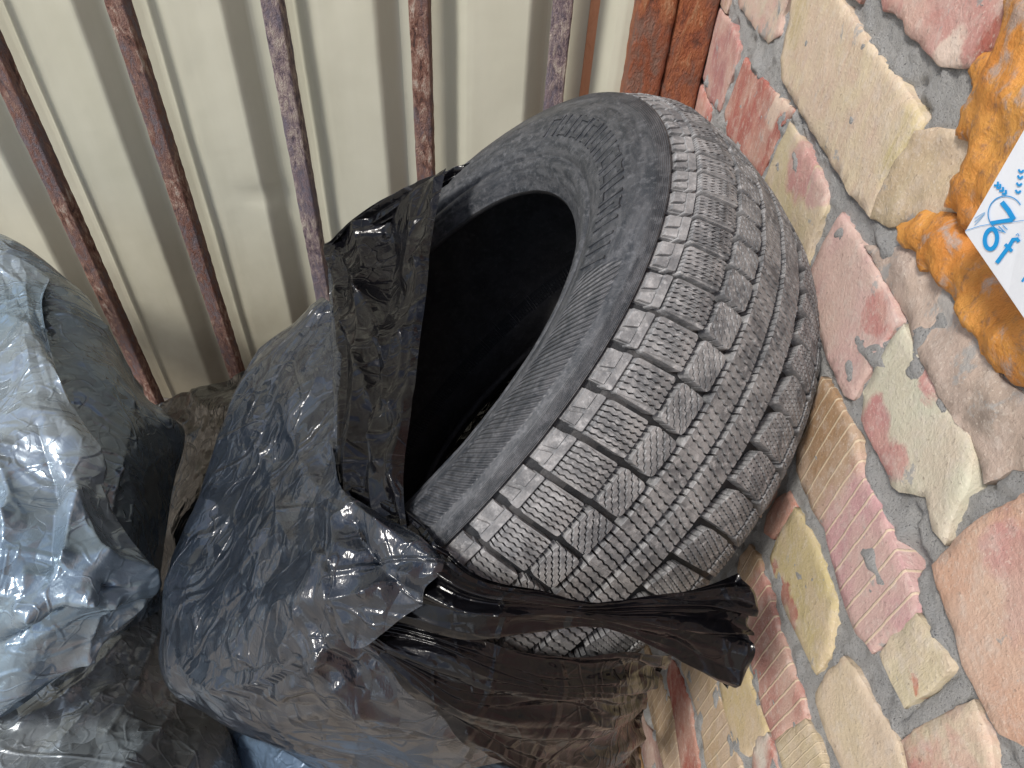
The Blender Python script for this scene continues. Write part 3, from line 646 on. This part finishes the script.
def extrude(i, polys, V, F, top, bot, rnd, flare=.0):
    for p in polys:
        n0 = len(V); n_ = len(p); s = np.array([q[0] for q in p]); t = np.array([q[1] for q in p]); cs, ct = s.mean(), t.mean()
        dh = rnd.uniform(-.35, .45)
        bev = .35; sc = lambda a, c_, k: a + (c_ - a) / np.maximum(1e-6, np.hypot(s - cs, t - ct)) * k
        P1 = tmap(i, sc(s, cs, bev), sc(t, ct, bev), np.full(n_, top + dh)); P2 = tmap(i, s, t, np.full(n_, top + dh + .45)); P3 = tmap(i, s, t, np.full(n_, bot))
        V.extend(P1.tolist()); V.extend(P2.tolist()); V.extend(P3.tolist())
        F.append(tuple(range(n0, n0 + n_)))
        for k in range(n_):
            k1 = (k + 1) % n_
            F.append((n0 + k, n0 + n_ + k, n0 + n_ + k1, n0 + k1)); F.append((n0 + n_ + k, n0 + 2 * n_ + k, n0 + 2 * n_ + k1, n0 + n_ + k1))
def rot_(p): return p if area(p) > 0 else p[::-1]
ROWS = {
    'shoulder': dict(poly=chamfer([(2.8, 72), (34.4, 73), (34.4, 101), (2.8, 101)], 2), ang=92, wid=4.9, zamp=.62, zper=5.2),
    'second': dict(poly=chamfer([(1.8, 45.5), (33.5, 44.8), (35.7, 68), (4, 68.5)], 4), ang=38, wid=5.0, zamp=.65, zper=5.4),
    'fourth': dict(poly=chamfer([(2.5, -23), (4.5, -71), (36.5, -69), (35.5, -32)], 4.5), ang=78, wid=5.0, zamp=.62, zper=5.0),
    'outer': dict(poly=chamfer([(5, -75), (5, -112), (36.3, -112), (36.3, -73)], 2.5), ang=88, wid=5.0, zamp=.62, zper=5.0)}
ribs = {'a': dict(poly=rot_([(0, 16.5), (SM, 16.5), (SM, 39.8), (0, 39.8)]), ang=80), 'b': dict(poly=rot_([(0, -15.5), (SM, -15.5), (SM, 10), (0, 10)]), ang=78)}
hidV, hidF = [], []
npit = len(edges_all) - 1; vis = len(edges) - 1
for i in range(npit):
    rnd = random.Random(100 + i)
    for nm, rw in ROWS.items():
        seen = i < vis
        V, F = ([], []) if seen else (hidV, hidF)
        poly = rot_(rw['poly'])
        pcs = strips(poly, rw['ang'] + rnd.uniform(-3, 3), 1.45, rw['wid'], rw['zamp'], rw['zper'], 0, rnd) if seen or i % 1 == 0 else [poly]
        extrude(i, pcs, V, F, 0, 9.2, rnd)
        if nm == 'shoulder':                              # un-siped outer lug with its notch and studs of mud
            extrude(i, [rot_(chamfer([(2.8, 103.2), (34.4, 103.2), (34.4, 107.5), (2.8, 107.5)], 1))], V, F, .6, 9, rnd)
            extrude(i, [rot_([(5, 108), (16, 108), (12.5, 114.5), (5, 114.5)]), rot_([(20, 108), (33.2, 108), (33.2, 114.5), (17, 114.5)])], V, F, .9, 9, rnd)
            extrude(i, [rot_([(4, 101), (33.5, 101), (33.5, 115), (4, 115)])], V, F, 3.4, 9, random.Random(0))
        if seen: mk('tread_block', V, F, M_TREAD, tyre, smooth=False)
tag(mk('tread_blocks_out_of_sight', hidV, hidF, M_TREAD, tyre, smooth=False), kind='stuff')
for nm, rw in ribs.items():
    V, F = [], []
    for i in range(npit):
        rnd = random.Random(500 + i)
        cut = [(0, rw['poly'][0][1])]
        pcs = strips(rw['poly'], rw['ang'] + rnd.uniform(-2, 2), 1.8, 7.2, .62, 8.0, 0, rnd)
        extrude(i, pcs, V, F, 0, 9.2, rnd)
    mk('tread_rib', V, F, M_TREAD, tyre, smooth=False)
# worn raised moulding on the sidewall (illegible strokes)
V, F = [], []
def side_r(v_r): pass
sv = np.array([p[0] for p in side[::-1]]); sr = np.array([p[1] for p in side[::-1]])
def raised(th0, th1, r0, r1, lift=.0014):
    n0 = len(V); q = [(th0, r0), (th1, r0), (th1, r1), (th0, r1)]
    for lf in (lift, -.001):
        for (a, r_) in q: v_ = np.interp(r_, sr[np.argsort(sr)], sv[np.argsort(sr)]); V.append(tpt(math.radians(a), v_ + lf / (TW * TR), r_).tolist())
    F.extend([(n0, n0 + 1, n0 + 2, n0 + 3)] + [(n0 + k, n0 + 4 + k, n0 + 4 + (k + 1) % 4, n0 + (k + 1) % 4) for k in range(4)])
rnd = random.Random(5)
a = 247
while a < 300:
    w_ = rnd.uniform(2.6, 4.2)
    raised(a, a + .5, .735, .80); raised(a + w_ * .75, a + w_ * .75 + .5, .735, .80)
    if rnd.random() < .7: raised(a + .5, a + w_ * .75, .785, .797)
    if rnd.random() < .6: raised(a + .5, a + w_ * .75, .738, .748)
    a += w_ + 1.0
mk('raised_moulding', V, F, M_SIDE, tyre, smooth=False)

# ------------------------------------------------------------------ plastic bags: film surfaces settled with a small cloth solver
def bspl(ctrl, nr, nc):
    """Catmull-Rom through a control grid"""
    def up(A, n_, axis):
        A = np.moveaxis(A, axis, 0); m_ = A.shape[0]
        A = np.concatenate([[2 * A[0] - A[1]], A, [2 * A[-1] - A[-2]]]); t = np.linspace(0, m_ - 1 - 1e-9, n_); k = t.astype(int); f = (t - k).reshape(-1, *([1] * (A.ndim - 1)))
        p0, p1, p2, p3 = A[k], A[k + 1], A[k + 2], A[k + 3]
        return np.moveaxis(.5 * ((2 * p1) + (-p0 + p2) * f + (2 * p0 - 5 * p1 + 4 * p2 - p3) * f ** 2 + (-p0 + 3 * p1 - 3 * p2 + p3) * f ** 3), 0, axis)
    return up(up(ctrl, nr, 0), nc, 1)
def out_of_tyre(X, gap=.003):
    d = X - TC; a = d @ TA; q = d - a[..., None] * TA; r = np.linalg.norm(q, axis=-1) + 1e-9
    th_ = np.arctan2(q @ TB, q @ TT); sc = 1 + TOV * np.cos(2 * (th_ - TOP)); v_ = np.abs(a) / (TW * TR)
    rc = crown(np.minimum(v_, .53)) * TR * sc + gap
    ins = (v_ < .53) & (r < rc) & (r > .80 * TR * sc)
    X = X + np.where(ins & (v_ < .50), (rc - r) / r, 0)[..., None] * q
    side_ = (v_ < .536) & (v_ > .44) & (a > 0) & (r < .93 * TR * sc) & (r > .66 * TR * sc)
    return X + np.where(side_, (.536 + gap / (TW * TR) - v_) * TW * TR, 0)[..., None] * TA
def settle(X0, eu, ev, iters, k_anchor, bend, pin=None, X=None, collide=True):
    X = X0.copy() if X is None else X.copy()
    ru = np.linalg.norm(np.diff(X0, axis=1), axis=-1) * (1 + eu[:, :-1]); rv = np.linalg.norm(np.diff(X0, axis=0), axis=-1) * (1 + ev[:-1])
    r2u = ru[:, :-1] + ru[:, 1:]; r2v = rv[:-1] + rv[1:]
    sh = np.sqrt((ru[:-1] ** 2 + rv[:, :-1] ** 2))
    def solve(A, B_, rest, k):
        d = B_ - A; l = np.linalg.norm(d, axis=-1) + 1e-9; c_ = (.5 * k * (l - rest) / l)[..., None] * d
        return c_
    for it in range(iters):
        for ph in (0, 1):
            c_ = solve(X[:, ph:-1:2], X[:, ph + 1::2], ru[:, ph::2], 1.0); X[:, ph:-1:2] += c_; X[:, ph + 1::2] -= c_
        for ph in (0, 1):
            c_ = solve(X[ph:-1:2], X[ph + 1::2], rv[ph::2], 1.0); X[ph:-1:2] += c_; X[ph + 1::2] -= c_
        for ph in (0, 1):
            c_ = solve(X[ph:-1:2, :-1], X[ph + 1::2, 1:], sh[ph::2], .3); X[ph:-1:2, :-1] += c_; X[ph + 1::2, 1:] -= c_
            c_ = solve(X[ph:-1:2, 1:], X[ph + 1::2, :-1], sh[ph::2], .3); X[ph:-1:2, 1:] += c_; X[ph + 1::2, :-1] -= c_
        if bend:
            c_ = solve(X[:, :-2], X[:, 2:], r2u, bend); X[:, :-2] += c_ * .5; X[:, 2:] -= c_ * .5
            c_ = solve(X[:-2], X[2:], r2v, bend); X[:-2] += c_ * .5; X[2:] -= c_ * .5
        X += k_anchor * (X0 - X)
        if pin is not None: X += pin * (X0 - X)
        if collide and it % 3 == 0: X = out_of_tyre(X)
    return X
def ridged(P, s, seed): return np.abs(vnoise(P + .25 / s * np.stack([vnoise(P, s * .7, seed + 31), vnoise(P, s * .7, seed + 32), vnoise(P, s * .7, seed + 33)], -1), s, seed))
def facets(x, y, s, seed, rot):
    """flat facets meeting in sharp creases, as in crushed film"""
    P2 = np.stack([x, y, 0 * x], -1); c, q = math.cos(rot), math.sin(rot)
    wx = x + .55 / s * vnoise(P2, s * .6, seed + 1) + .12 / s * vnoise(P2, s * 2, seed + 2); wy_ = y + .55 / s * vnoise(P2, s * .6, seed + 3)
    a, b_ = (wx * c - wy_ * q) * s, (wx * q + wy_ * c) * s * .7
    a, b_ = a + b_ * .5, b_
    i, j = np.floor(a).astype(np.int64), np.floor(b_).astype(np.int64); f, g = a - i, b_ - j; o = (f > g)
    H = lambda di, dj: _hash(np.stack([i + di, j + dj, 0 * i], -1), seed) * 2 - 1
    return np.where(o, (1 - f) * H(0, 0) + (f - g) * H(1, 0) + g * H(1, 1), (1 - g) * H(0, 0) + (g - f) * H(0, 1) + f * H(1, 1))
def film(name, ctrl, mat, parent, nr, nc, e=.02, seed=1, amp=.006, freq=8, coarse=40, bend=.5, crumple=(.004, .0016, .0005), cf=(9, 24, 70), creases=(), folds=None, collide=True, anchor=.03, stretch=(1, 1, 1), lean=None):
    """a sheet of film through measured points: slack taken up by buckling, then creases, gathered pleats and crumple as real relief"""
    C_ = np.array([[at(*p) for p in row] for row in ctrl])
    def nrm(X): g = np.cross(np.gradient(X, axis=0), np.gradient(X, axis=1)); g = g / (np.linalg.norm(g, axis=-1, keepdims=True) + 1e-9); return g if (g * (EYE - X)).sum() > 0 else -g
    r4, c4 = max(6, nr // 5), max(6, nc // 5)
    X0 = bspl(C_, r4, c4)
    X = X0 + nrm(X0) * (amp * fbm(X0, freq, 2, seed))[..., None]
    if coarse: X = settle(X0, np.full((r4, c4), e), np.full((r4, c4), e), coarse, anchor, bend, None, X, collide)
    X = bspl(X, nr, nc); n_ = nrm(X); P = X * np.array(stretch)
    u, v_ = np.meshgrid(np.linspace(0, 1, nc), np.linspace(0, 1, nr))
    du = np.linalg.norm(np.diff(X, axis=1), axis=-1).mean() * nc; dv_ = np.linalg.norm(np.diff(X, axis=0), axis=-1).mean() * nr
    h = sum(a * facets(u * du * stretch[0], v_ * dv_ * stretch[1], f, seed + 60 + k, .5 + 1.1 * k) for k, (a, f) in enumerate(zip(crumple, cf)))
    cm = (X - EYE) @ AXES; px, py = 512 + FPX * cm[..., 0] / cm[..., 2], 384 - FPX * cm[..., 1] / cm[..., 2]
    for (line, a, w) in creases:                # measured fold lines laid into the sheet
        pts = []
        for (x, y) in line:
            k = np.argmin((px - x) ** 2 + (py - y) ** 2); pts.append(X.reshape(-1, 3)[k])
        for k in range(len(pts) - 1):
            A, B_ = pts[k], pts[k + 1]; AB = B_ - A; t = np.clip(((X - A) @ AB) / (AB @ AB + 1e-12), 0, 1)
            d = np.linalg.norm(X - (A + AB * t[..., None]), axis=-1) + .002 * vnoise(X, 60, 5 + k)
            h = np.maximum(h, h + a * np.exp(-np.abs(d) / w)) if a > 0 else np.minimum(h, h + a * np.exp(-np.abs(d) / w))
    if folds is not None: h = h + folds(u, v_, X)
    edge = np.minimum(np.minimum(u, 1 - u) * nc, np.minimum(v_, 1 - v_) * nr); h = h * np.clip(.35 + edge / 8, 0, 1)
    X = X + n_ * h[..., None]
    if collide: X = out_of_tyre(X, .002)
    o = mk(name, X.reshape(-1, 3), grid_faces(nr, nc), mat, parent, uv=np.stack([u, v_], -1).reshape(-1, 2))
    return o
def tri(x): return np.abs((x % 1) * 2 - 1) * 2 - 1                   # sharp pleat
def soft(x): return np.sign(np.sin(6.283 * x)) * np.abs(np.sin(6.283 * x)) ** .7

def strap_folds(u, v):
    Q = np.stack([u * 2.2, v * 3.2, 0 * u], -1); w = v + .07 * np.sin(6.283 * (v * 1.6 + u * .35)) + .05 * vnoise(Q, 1, 3)
    k = np.abs(u - .62); A = .0022 + .013 * np.clip(np.where(u < .62, k * .9, k * 2.2), 0, .8)
    big = tri(w * (2.6 + .8 * u) + .15); sharp = tri(w * 6.3 + .8 * vnoise(Q * 1.6, 1, 8))
    return A * (.75 * big + .25 * sharp) + .0012 * tri(w * 13 + vnoise(Q * 2, 1, 9)) * np.exp(-((u - .62) / .16) ** 2) + .004
bag = empty('black_bag', tuple(at(300, 640, .6) * [1, 1, 0]), 'torn shiny black rubbish bag wrapped round the lower half of the tyre', 'bag')
rr_ = np.linspace(0.02, .80, 24); tq = np.linspace(0, 2 * np.pi, 72); RR, TQ = np.meshgrid(rr_, tq, indexing='ij')
Pb = tpt(TQ, -.54 + 0 * RR, RR); Pb = Pb - TA * (.02 * (1 - RR ** 2) + .006 * ridged(Pb, 14, 5))[..., None]
mk('bag_back', Pb.reshape(-1, 3), grid_faces(24, 72), M_BLACK, bag)
# left side of the bag, pulled tight over the sidewall
film('bag_side', [
    [(325, 298, .84), (323, 298, .79), (327, 300, .75), (331, 302, .73), (336, 304, .715)],
    [(300, 375, .88), (262, 362, .81), (288, 368, .72), (314, 376, .655), (340, 380, .61)],
    [(270, 450, .88), (218, 445, .79), (255, 450, .69), (300, 455, .60), (340, 460, .535)],
    [(240, 530, .84), (188, 520, .73), (225, 530, .61), (280, 530, .53), (340, 522, .475)],
    [(215, 610, .80), (163, 600, .67), (210, 610, .55), (275, 605, .47), (346, 592, .42)],
    [(215, 690, .78), (172, 682, .64), (220, 680, .53), (300, 668, .45), (388, 648, .424)],
    [(275, 745, .76), (240, 735, .64), (278, 738, .55), (348, 722, .475), (442, 697, .447)],
    [(340, 790, .74), (325, 768, .66), (365, 774, .60), (440, 772, .53), (520, 757, .512)]],
    M_NAVY, bag, 250, 200, coarse=0, seed=3, amp=.006, freq=6, crumple=(.008, .0042, .0012), cf=(8, 20, 48),
    creases=(([(246, 415), (262, 455), (289, 540)], .004, .006), ([(205, 560), (190, 640)], .003, .005), ([(300, 360), (262, 420), (225, 500), (185, 585)], .004, .012), ([(185, 590), (180, 650), (215, 690)], .004, .008), ([(320, 560), (300, 610), (285, 650)], .0025, .006),
             ([(345, 600), (320, 660), (360, 700), (450, 730)], .007, .010), ([(230, 640), (290, 690), (370, 720)], .004, .008), ([(335, 640), (300, 680), (250, 700)], .004, .008)),
    folds=lambda u, v, X: .0016 * tri(u * 17 + .9 * vnoise(X, 12, 3)) * np.exp(-((v - .72) / .10) ** 2))
film('bag_collar', [
    [(328, 245, .79), (345, 228, .765), (375, 208, .735), (408, 192, .695), (446, 168, .655)],
    [(334, 275, .76), (360, 264, .73), (386, 258, .70), (412, 245, .665), (435, 232, .635)],
    [(338, 330, .685), (360, 335, .65), (382, 335, .62), (404, 328, .592), (424, 318, .568)],
    [(338, 410, .575), (356, 420, .55), (376, 428, .525), (395, 425, .50), (412, 412, .485)],
    [(340, 490, .495), (352, 505, .48), (370, 515, .465), (388, 515, .448), (405, 506, .432)],
    [(350, 545, .45), (365, 555, .44), (380, 560, .43), (398, 558, .416), (415, 548, .411)]],
    M_BLACK, bag, 190, 130, coarse=0, seed=8, amp=.004, freq=9, crumple=(.007, .0022, .0006), cf=(9, 22, 60), collide=False,
    creases=(([(345, 255), (372, 300), (390, 350), (402, 410)], .012, .010), ([(330, 260), (350, 330), (378, 400), (395, 470)], .010, .009), ([(440, 180), (424, 260), (413, 340), (403, 480)], .008, .012), ([(380, 230), (400, 300), (392, 400)], -.010, .014)),
    folds=lambda u, v, X: .008 * tri(u * 2.4 + .3 * vnoise(X, 7, 4) + v * .5) * (1 - .5 * v) * np.clip((1 - u) * 5, .1, 1))
# flap folded over the top of the collar
film('bag_flap', [
    [(326, 247, .775), (350, 222, .75), (385, 200, .72), (420, 183, .695), (470, 163, .665)],
    [(332, 246, .77), (352, 226, .745), (385, 206, .715), (418, 190, .69), (462, 170, .662)],
    [(340, 250, .775), (360, 236, .75), (388, 220, .72), (418, 204, .695), (448, 184, .672)]],
    M_BLACK, bag, 60, 140, coarse=0, seed=12, amp=.004, freq=12, crumple=(.003, .002, .0008), cf=(16, 40, 90), collide=False,
    folds=lambda u, v, X: .0035 * tri(v * 2.2 + .5 * vnoise(X, 14, 4) + u * .6))
film('bag_edge', [
    [(328, 250, .77), (333, 252, .765), (337, 256, .765)],
    [(330, 300, .725), (338, 300, .715), (345, 302, .72)],
    [(333, 345, .66), (341, 350, .65), (349, 352, .66)],
    [(334, 400, .59), (338, 405, .58), (343, 408, .59)],
    [(333, 460, .53), (339, 465, .52), (345, 470, .53)],
    [(338, 510, .475), (345, 512, .468), (352, 515, .478)]],
    M_NAVY, bag, 130, 30, coarse=0, seed=14, amp=.004, freq=14, crumple=(.003, .0015, .0005), cf=(20, 50, 90), collide=False)
# twisted strap over the tread
film('bag_strap', [
    [(334, 480, .51), (408, 512, .435), (472, 572, .392), (540, 590, .392), (600, 604, .405), (655, 597, .425), (705, 586, .435), (738, 573, .445)],
    [(334, 520, .49), (402, 538, .425), (468, 585, .388), (540, 600, .388), (600, 608, .401), (655, 606, .418), (707, 602, .428), (754, 598, .432)],
    [(336, 555, .465), (398, 562, .418), (466, 600, .387), (540, 609, .389), (600, 613, .401), (655, 617, .417), (708, 622, .428), (744, 625, .442)],
    [(340, 585, .447), (396, 590, .414), (466, 618, .392), (540, 619, .397), (600, 618, .408), (656, 631, .427), (707, 645, .438), (755, 652, .440)],
    [(348, 618, .435), (400, 624, .414), (468, 640, .402), (540, 631, .409), (601, 625, .418), (658, 646, .442), (702, 667, .458), (728, 690, .468)]],
    M_BLACK, bag, 150, 320, e=0, seed=21, amp=.002, freq=12, coarse=0, crumple=(.006, .0024, .0006), cf=(9, 24, 60),
    folds=lambda u, v, X: strap_folds(u, v))
film('bag_drape', [
    [(338, 600, .436), (362, 606, .428), (402, 618, .416), (470, 640, .412), (530, 655, .425), (580, 657, .445), (630, 650, .47), (672, 662, .50)],
    [(346, 622, .418), (382, 640, .414), (430, 655, .413), (490, 672, .420), (550, 680, .440), (600, 680, .472), (640, 678, .52), (664, 675, .57)],
    [(368, 645, .410), (408, 670, .412), (455, 695, .422), (515, 712, .442), (570, 716, .475), (610, 712, .52), (640, 702, .59), (652, 695, .65)],
    [(415, 698, .430), (450, 718, .436), (495, 740, .458), (545, 755, .49), (585, 757, .54), (615, 748, .61), (635, 735, .69), (645, 722, .76)],
    [(490, 758, .482), (520, 770, .50), (555, 785, .54), (580, 795, .59), (605, 795, .65), (625, 780, .73), (636, 765, .80), (643, 750, .87)]],
    M_BLACK, bag, 190, 240, coarse=0, seed=31, amp=.004, freq=6, crumple=(.006, .0022, .0004), cf=(8, 22, 70),
    folds=lambda u, v, X: .0055 * soft(v * 3.6 + .35 * np.sin(u * 3.0) + .5 * vnoise(np.stack([u * 2.5, v * 3, 0 * u], -1), 1, 6)) * (.5 + .5 * u) + .0012 * tri(v * 12 + 1.5 * vnoise(np.stack([u * 3.5, v * 5, 0 * u], -1), 1, 16)))
film('bag_fold', [
    [(326, 440, .545), (336, 468, .50), (348, 492, .465), (382, 515, .425), (418, 535, .402), (445, 560, .393)],
    [(318, 500, .51), (328, 530, .462), (340, 548, .435), (374, 550, .408), (408, 560, .395), (440, 574, .388)],
    [(322, 555, .475), (332, 585, .430), (347, 602, .412), (370, 592, .400), (395, 585, .392), (425, 588, .388)],
    [(335, 620, .44), (345, 645, .412), (362, 648, .405), (382, 634, .398), (402, 618, .392), (422, 606, .389)]],
    M_NAVY, bag, 110, 130, coarse=0, seed=37, amp=.006, freq=14, crumple=(.005, .002, .0006), cf=(18, 44, 90),
    creases=(([(345, 490), (385, 530), (440, 565)], .008, .006), ([(338, 600), (370, 590), (410, 575)], .007, .006), ([(335, 520), (342, 560), (350, 620)], .006, .007), ([(350, 520), (365, 560), (395, 580)], -.008, .008)))
# silver grey bag on the left
sil = empty('silver_bag', tuple(at(-20, 560, .95) * [1, 1, 0]), 'bulging silver grey plastic bag at the left edge, creased and bright', 'bag')
film('bag_body', [
    [(-150, 262, 1.24), (-60, 245, 1.20), (0, 250, 1.18), (52, 290, 1.17), (80, 330, 1.18), (100, 370, 1.22)],
    [(-150, 250, 1.10), (-60, 232, 1.06), (0, 243, 1.04), (60, 279, 1.03), (104, 325, 1.06), (130, 385, 1.16)],
    [(-150, 330, .95), (-60, 320, .92), (0, 330, .90), (60, 345, .90), (115, 370, .95), (152, 410, 1.08)],
    [(-150, 430, .83), (-60, 430, .79), (0, 430, .78), (60, 440, .80), (130, 440, .87), (184, 432, 1.05)],
    [(-150, 530, .77), (-60, 540, .72), (0, 540, .71), (70, 540, .74), (132, 520, .82), (172, 500, 1.0)],
    [(-150, 620, .73), (-60, 630, .69), (0, 630, .69), (70, 620, .72), (122, 590, .80), (162, 570, .95)],
    [(-150, 720, .76), (-60, 730, .73), (0, 720, .75), (60, 680, .79), (110, 640, .86), (160, 610, .95)]],
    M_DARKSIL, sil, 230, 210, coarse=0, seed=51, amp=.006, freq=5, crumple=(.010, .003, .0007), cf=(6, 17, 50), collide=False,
    creases=(([(112, 530), (122, 470), (130, 405)], .006, .004), ([(128, 545), (140, 500)], .005, .004), ([(60, 285), (100, 330), (140, 390), (165, 425)], .006, .012)))
film('front_layer', [
    [(-150, 250, 1.06), (-60, 235, 1.02), (-10, 246, 1.00), (25, 262, .99), (50, 278, .99)],
    [(-150, 320, .91), (-60, 305, .89), (0, 302, .885), (25, 305, .885), (42, 308, .89)],
    [(-150, 380, .83), (-60, 380, .79), (0, 380, .775), (35, 383, .775), (62, 385, .785)],
    [(-150, 450, .76), (-60, 455, .72), (0, 458, .705), (60, 458, .705), (105, 459, .745)],
    [(-150, 510, .72), (-60, 515, .67), (0, 520, .655), (66, 510, .665), (106, 500, .715)],
    [(-150, 580, .68), (-60, 590, .63), (0, 590, .61), (80, 580, .62), (158, 577, .69)],
    [(-150, 650, .66), (-60, 655, .62), (0, 650, .605), (60, 632, .625), (150, 592, .70)],
    [(-150, 735, .68), (-60, 740, .66), (0, 718, .66), (55, 668, .69), (125, 622, .74)]],
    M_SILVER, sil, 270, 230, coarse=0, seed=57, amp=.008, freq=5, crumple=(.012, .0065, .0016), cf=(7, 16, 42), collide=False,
    creases=(([(158, 577), (110, 588), (60, 618), (20, 645), (-40, 660)], -.014, .012), ([(158, 577), (100, 560), (70, 500)], .012, .012), ([(8, 455), (20, 520), (0, 590)], .016, .014), ([(72, 497), (66, 560), (30, 620)], .014, .010),
             ([(158, 577), (90, 600), (20, 610)], .010, .010), ([(150, 592), (80, 640), (0, 690)], .010, .012), ([(25, 575), (20, 640)], .010, .008), ([(0, 310), (30, 330), (60, 385), (100, 450)], .006, .008), ([(-40, 480), (-20, 560), (-30, 620)], .016, .014),
             ([(40, 430), (55, 500), (45, 560)], -.010, .014), ([(110, 600), (70, 650)], .006, .007)))
gb = empty('grey_bag', tuple(at(80, 700, 1.0) * [1, 1, 0]), 'dark grey bag lying under the silver one in the lower left corner', 'bag')
film('bag_body', [
    [(-150, 690, .86), (0, 670, .86), (60, 630, .89), (120, 600, .94), (155, 590, 1.0), (175, 600, 1.08)],
    [(-150, 730, .79), (0, 715, .79), (75, 680, .82), (130, 645, .87), (170, 645, .96), (190, 660, 1.05)],
    [(-150, 780, .73), (0, 770, .72), (80, 740, .75), (145, 705, .81), (192, 700, .90), (212, 705, 1.0)],
    [(-150, 860, .68), (0, 840, .66), (80, 810, .68), (150, 780, .72), (215, 748, .84), (238, 745, .95)],
    [(-150, 980, .66), (0, 960, .62), (90, 930, .62), (170, 900, .66), (235, 850, .76), (262, 810, .92)]],
    M_GREY, gb, 190, 230, coarse=0, seed=63, amp=.008, freq=5, crumple=(.014, .004, .0008), cf=(6, 15, 50), collide=False,
    creases=(([(160, 610), (140, 680), (105, 730)], .008, .006), ([(120, 640), (70, 690), (20, 720)], .008, .014), ([(185, 690), (160, 730), (120, 768)], .008, .010), ([(100, 690), (60, 740)], .008, .012), ([(205, 715), (190, 768)], .008, .008)))
bb = empty('crumpled_bag', tuple(at(220, 520, 1.1) * [1, 1, 0]), 'dark brownish crumpled bag wedged between the two big bags and the fence', 'bag')
film('bag_body', [
    [(150, 405, 1.42), (178, 396, 1.36), (205, 388, 1.22), (240, 372, 1.10), (275, 350, 1.04), (310, 330, 1.0)],
    [(150, 470, 1.27), (172, 450, 1.20), (200, 445, 1.06), (238, 420, .98), (280, 400, .93), (320, 390, .90)],
    [(150, 600, 1.16), (164, 555, 1.08), (186, 530, .98), (220, 520, .92), (270, 510, .88), (320, 500, .86)],
    [(150, 700, 1.08), (164, 640, 1.0), (186, 620, .94), (220, 620, .90), (270, 620, .86), (320, 620, .84)]],
    M_BROWN, bb, 150, 150, coarse=0, seed=71, amp=.012, freq=8, crumple=(.022, .009, .002), cf=(9, 22, 60), collide=False)
lb = empty('blue_grey_bag', tuple(at(330, 760, .95) * [1, 1, 0]), 'blue grey plastic sheet showing below the black bag at the bottom edge', 'bag')
film('bag_body', [
    [(200, 700, 1.02), (250, 722, .93), (310, 742, .84), (380, 750, .80), (450, 752, .78), (520, 756, .80)],
    [(212, 740, .95), (262, 752, .83), (322, 765, .74), (390, 770, .70), (460, 772, .69), (530, 775, .72)],
    [(235, 800, .90), (280, 810, .78), (340, 820, .70), (400, 820, .66), (470, 820, .66), (540, 815, .70)],
    [(255, 900, .90), (300, 900, .80), (350, 900, .74), (410, 900, .72), (480, 900, .72), (550, 880, .76)]],
    M_BLUE, lb, 110, 150, coarse=0, seed=77, amp=.008, freq=9, crumple=(.012, .005, .001), cf=(9, 22, 60), collide=False)

# ------------------------------------------------------------------ stick at the foot of the wall
a_, b2 = at(633, 718, .90), at(645, 800, .80)
d_ = (b2 - a_); L_ = np.linalg.norm(d_); d_ /= L_; e1 = np.cross(d_, [0, 0, 1.]); e1 /= np.linalg.norm(e1); e2 = np.cross(d_, e1)
ns = 30; k8 = np.linspace(0, 2 * np.pi, 8, endpoint=False); V = []
for t in np.linspace(-.1, 1.4, ns):
    c_ = a_ + d_ * L_ * t; r_ = .0050 * (1 + .15 * math.sin(t * 23)); V += [(c_ + r_ * (math.cos(k) * e1 + math.sin(k) * e2)).tolist() for k in k8]
F = grid_faces(ns, 8, True).tolist() + [tuple(range(7, -1, -1)), tuple((ns - 1) * 8 + k for k in range(8))]
tag(mk('stick', V, F, M_WOOD), 'thin yellowish wooden stick leaning at the foot of the brick wall', 'stick')
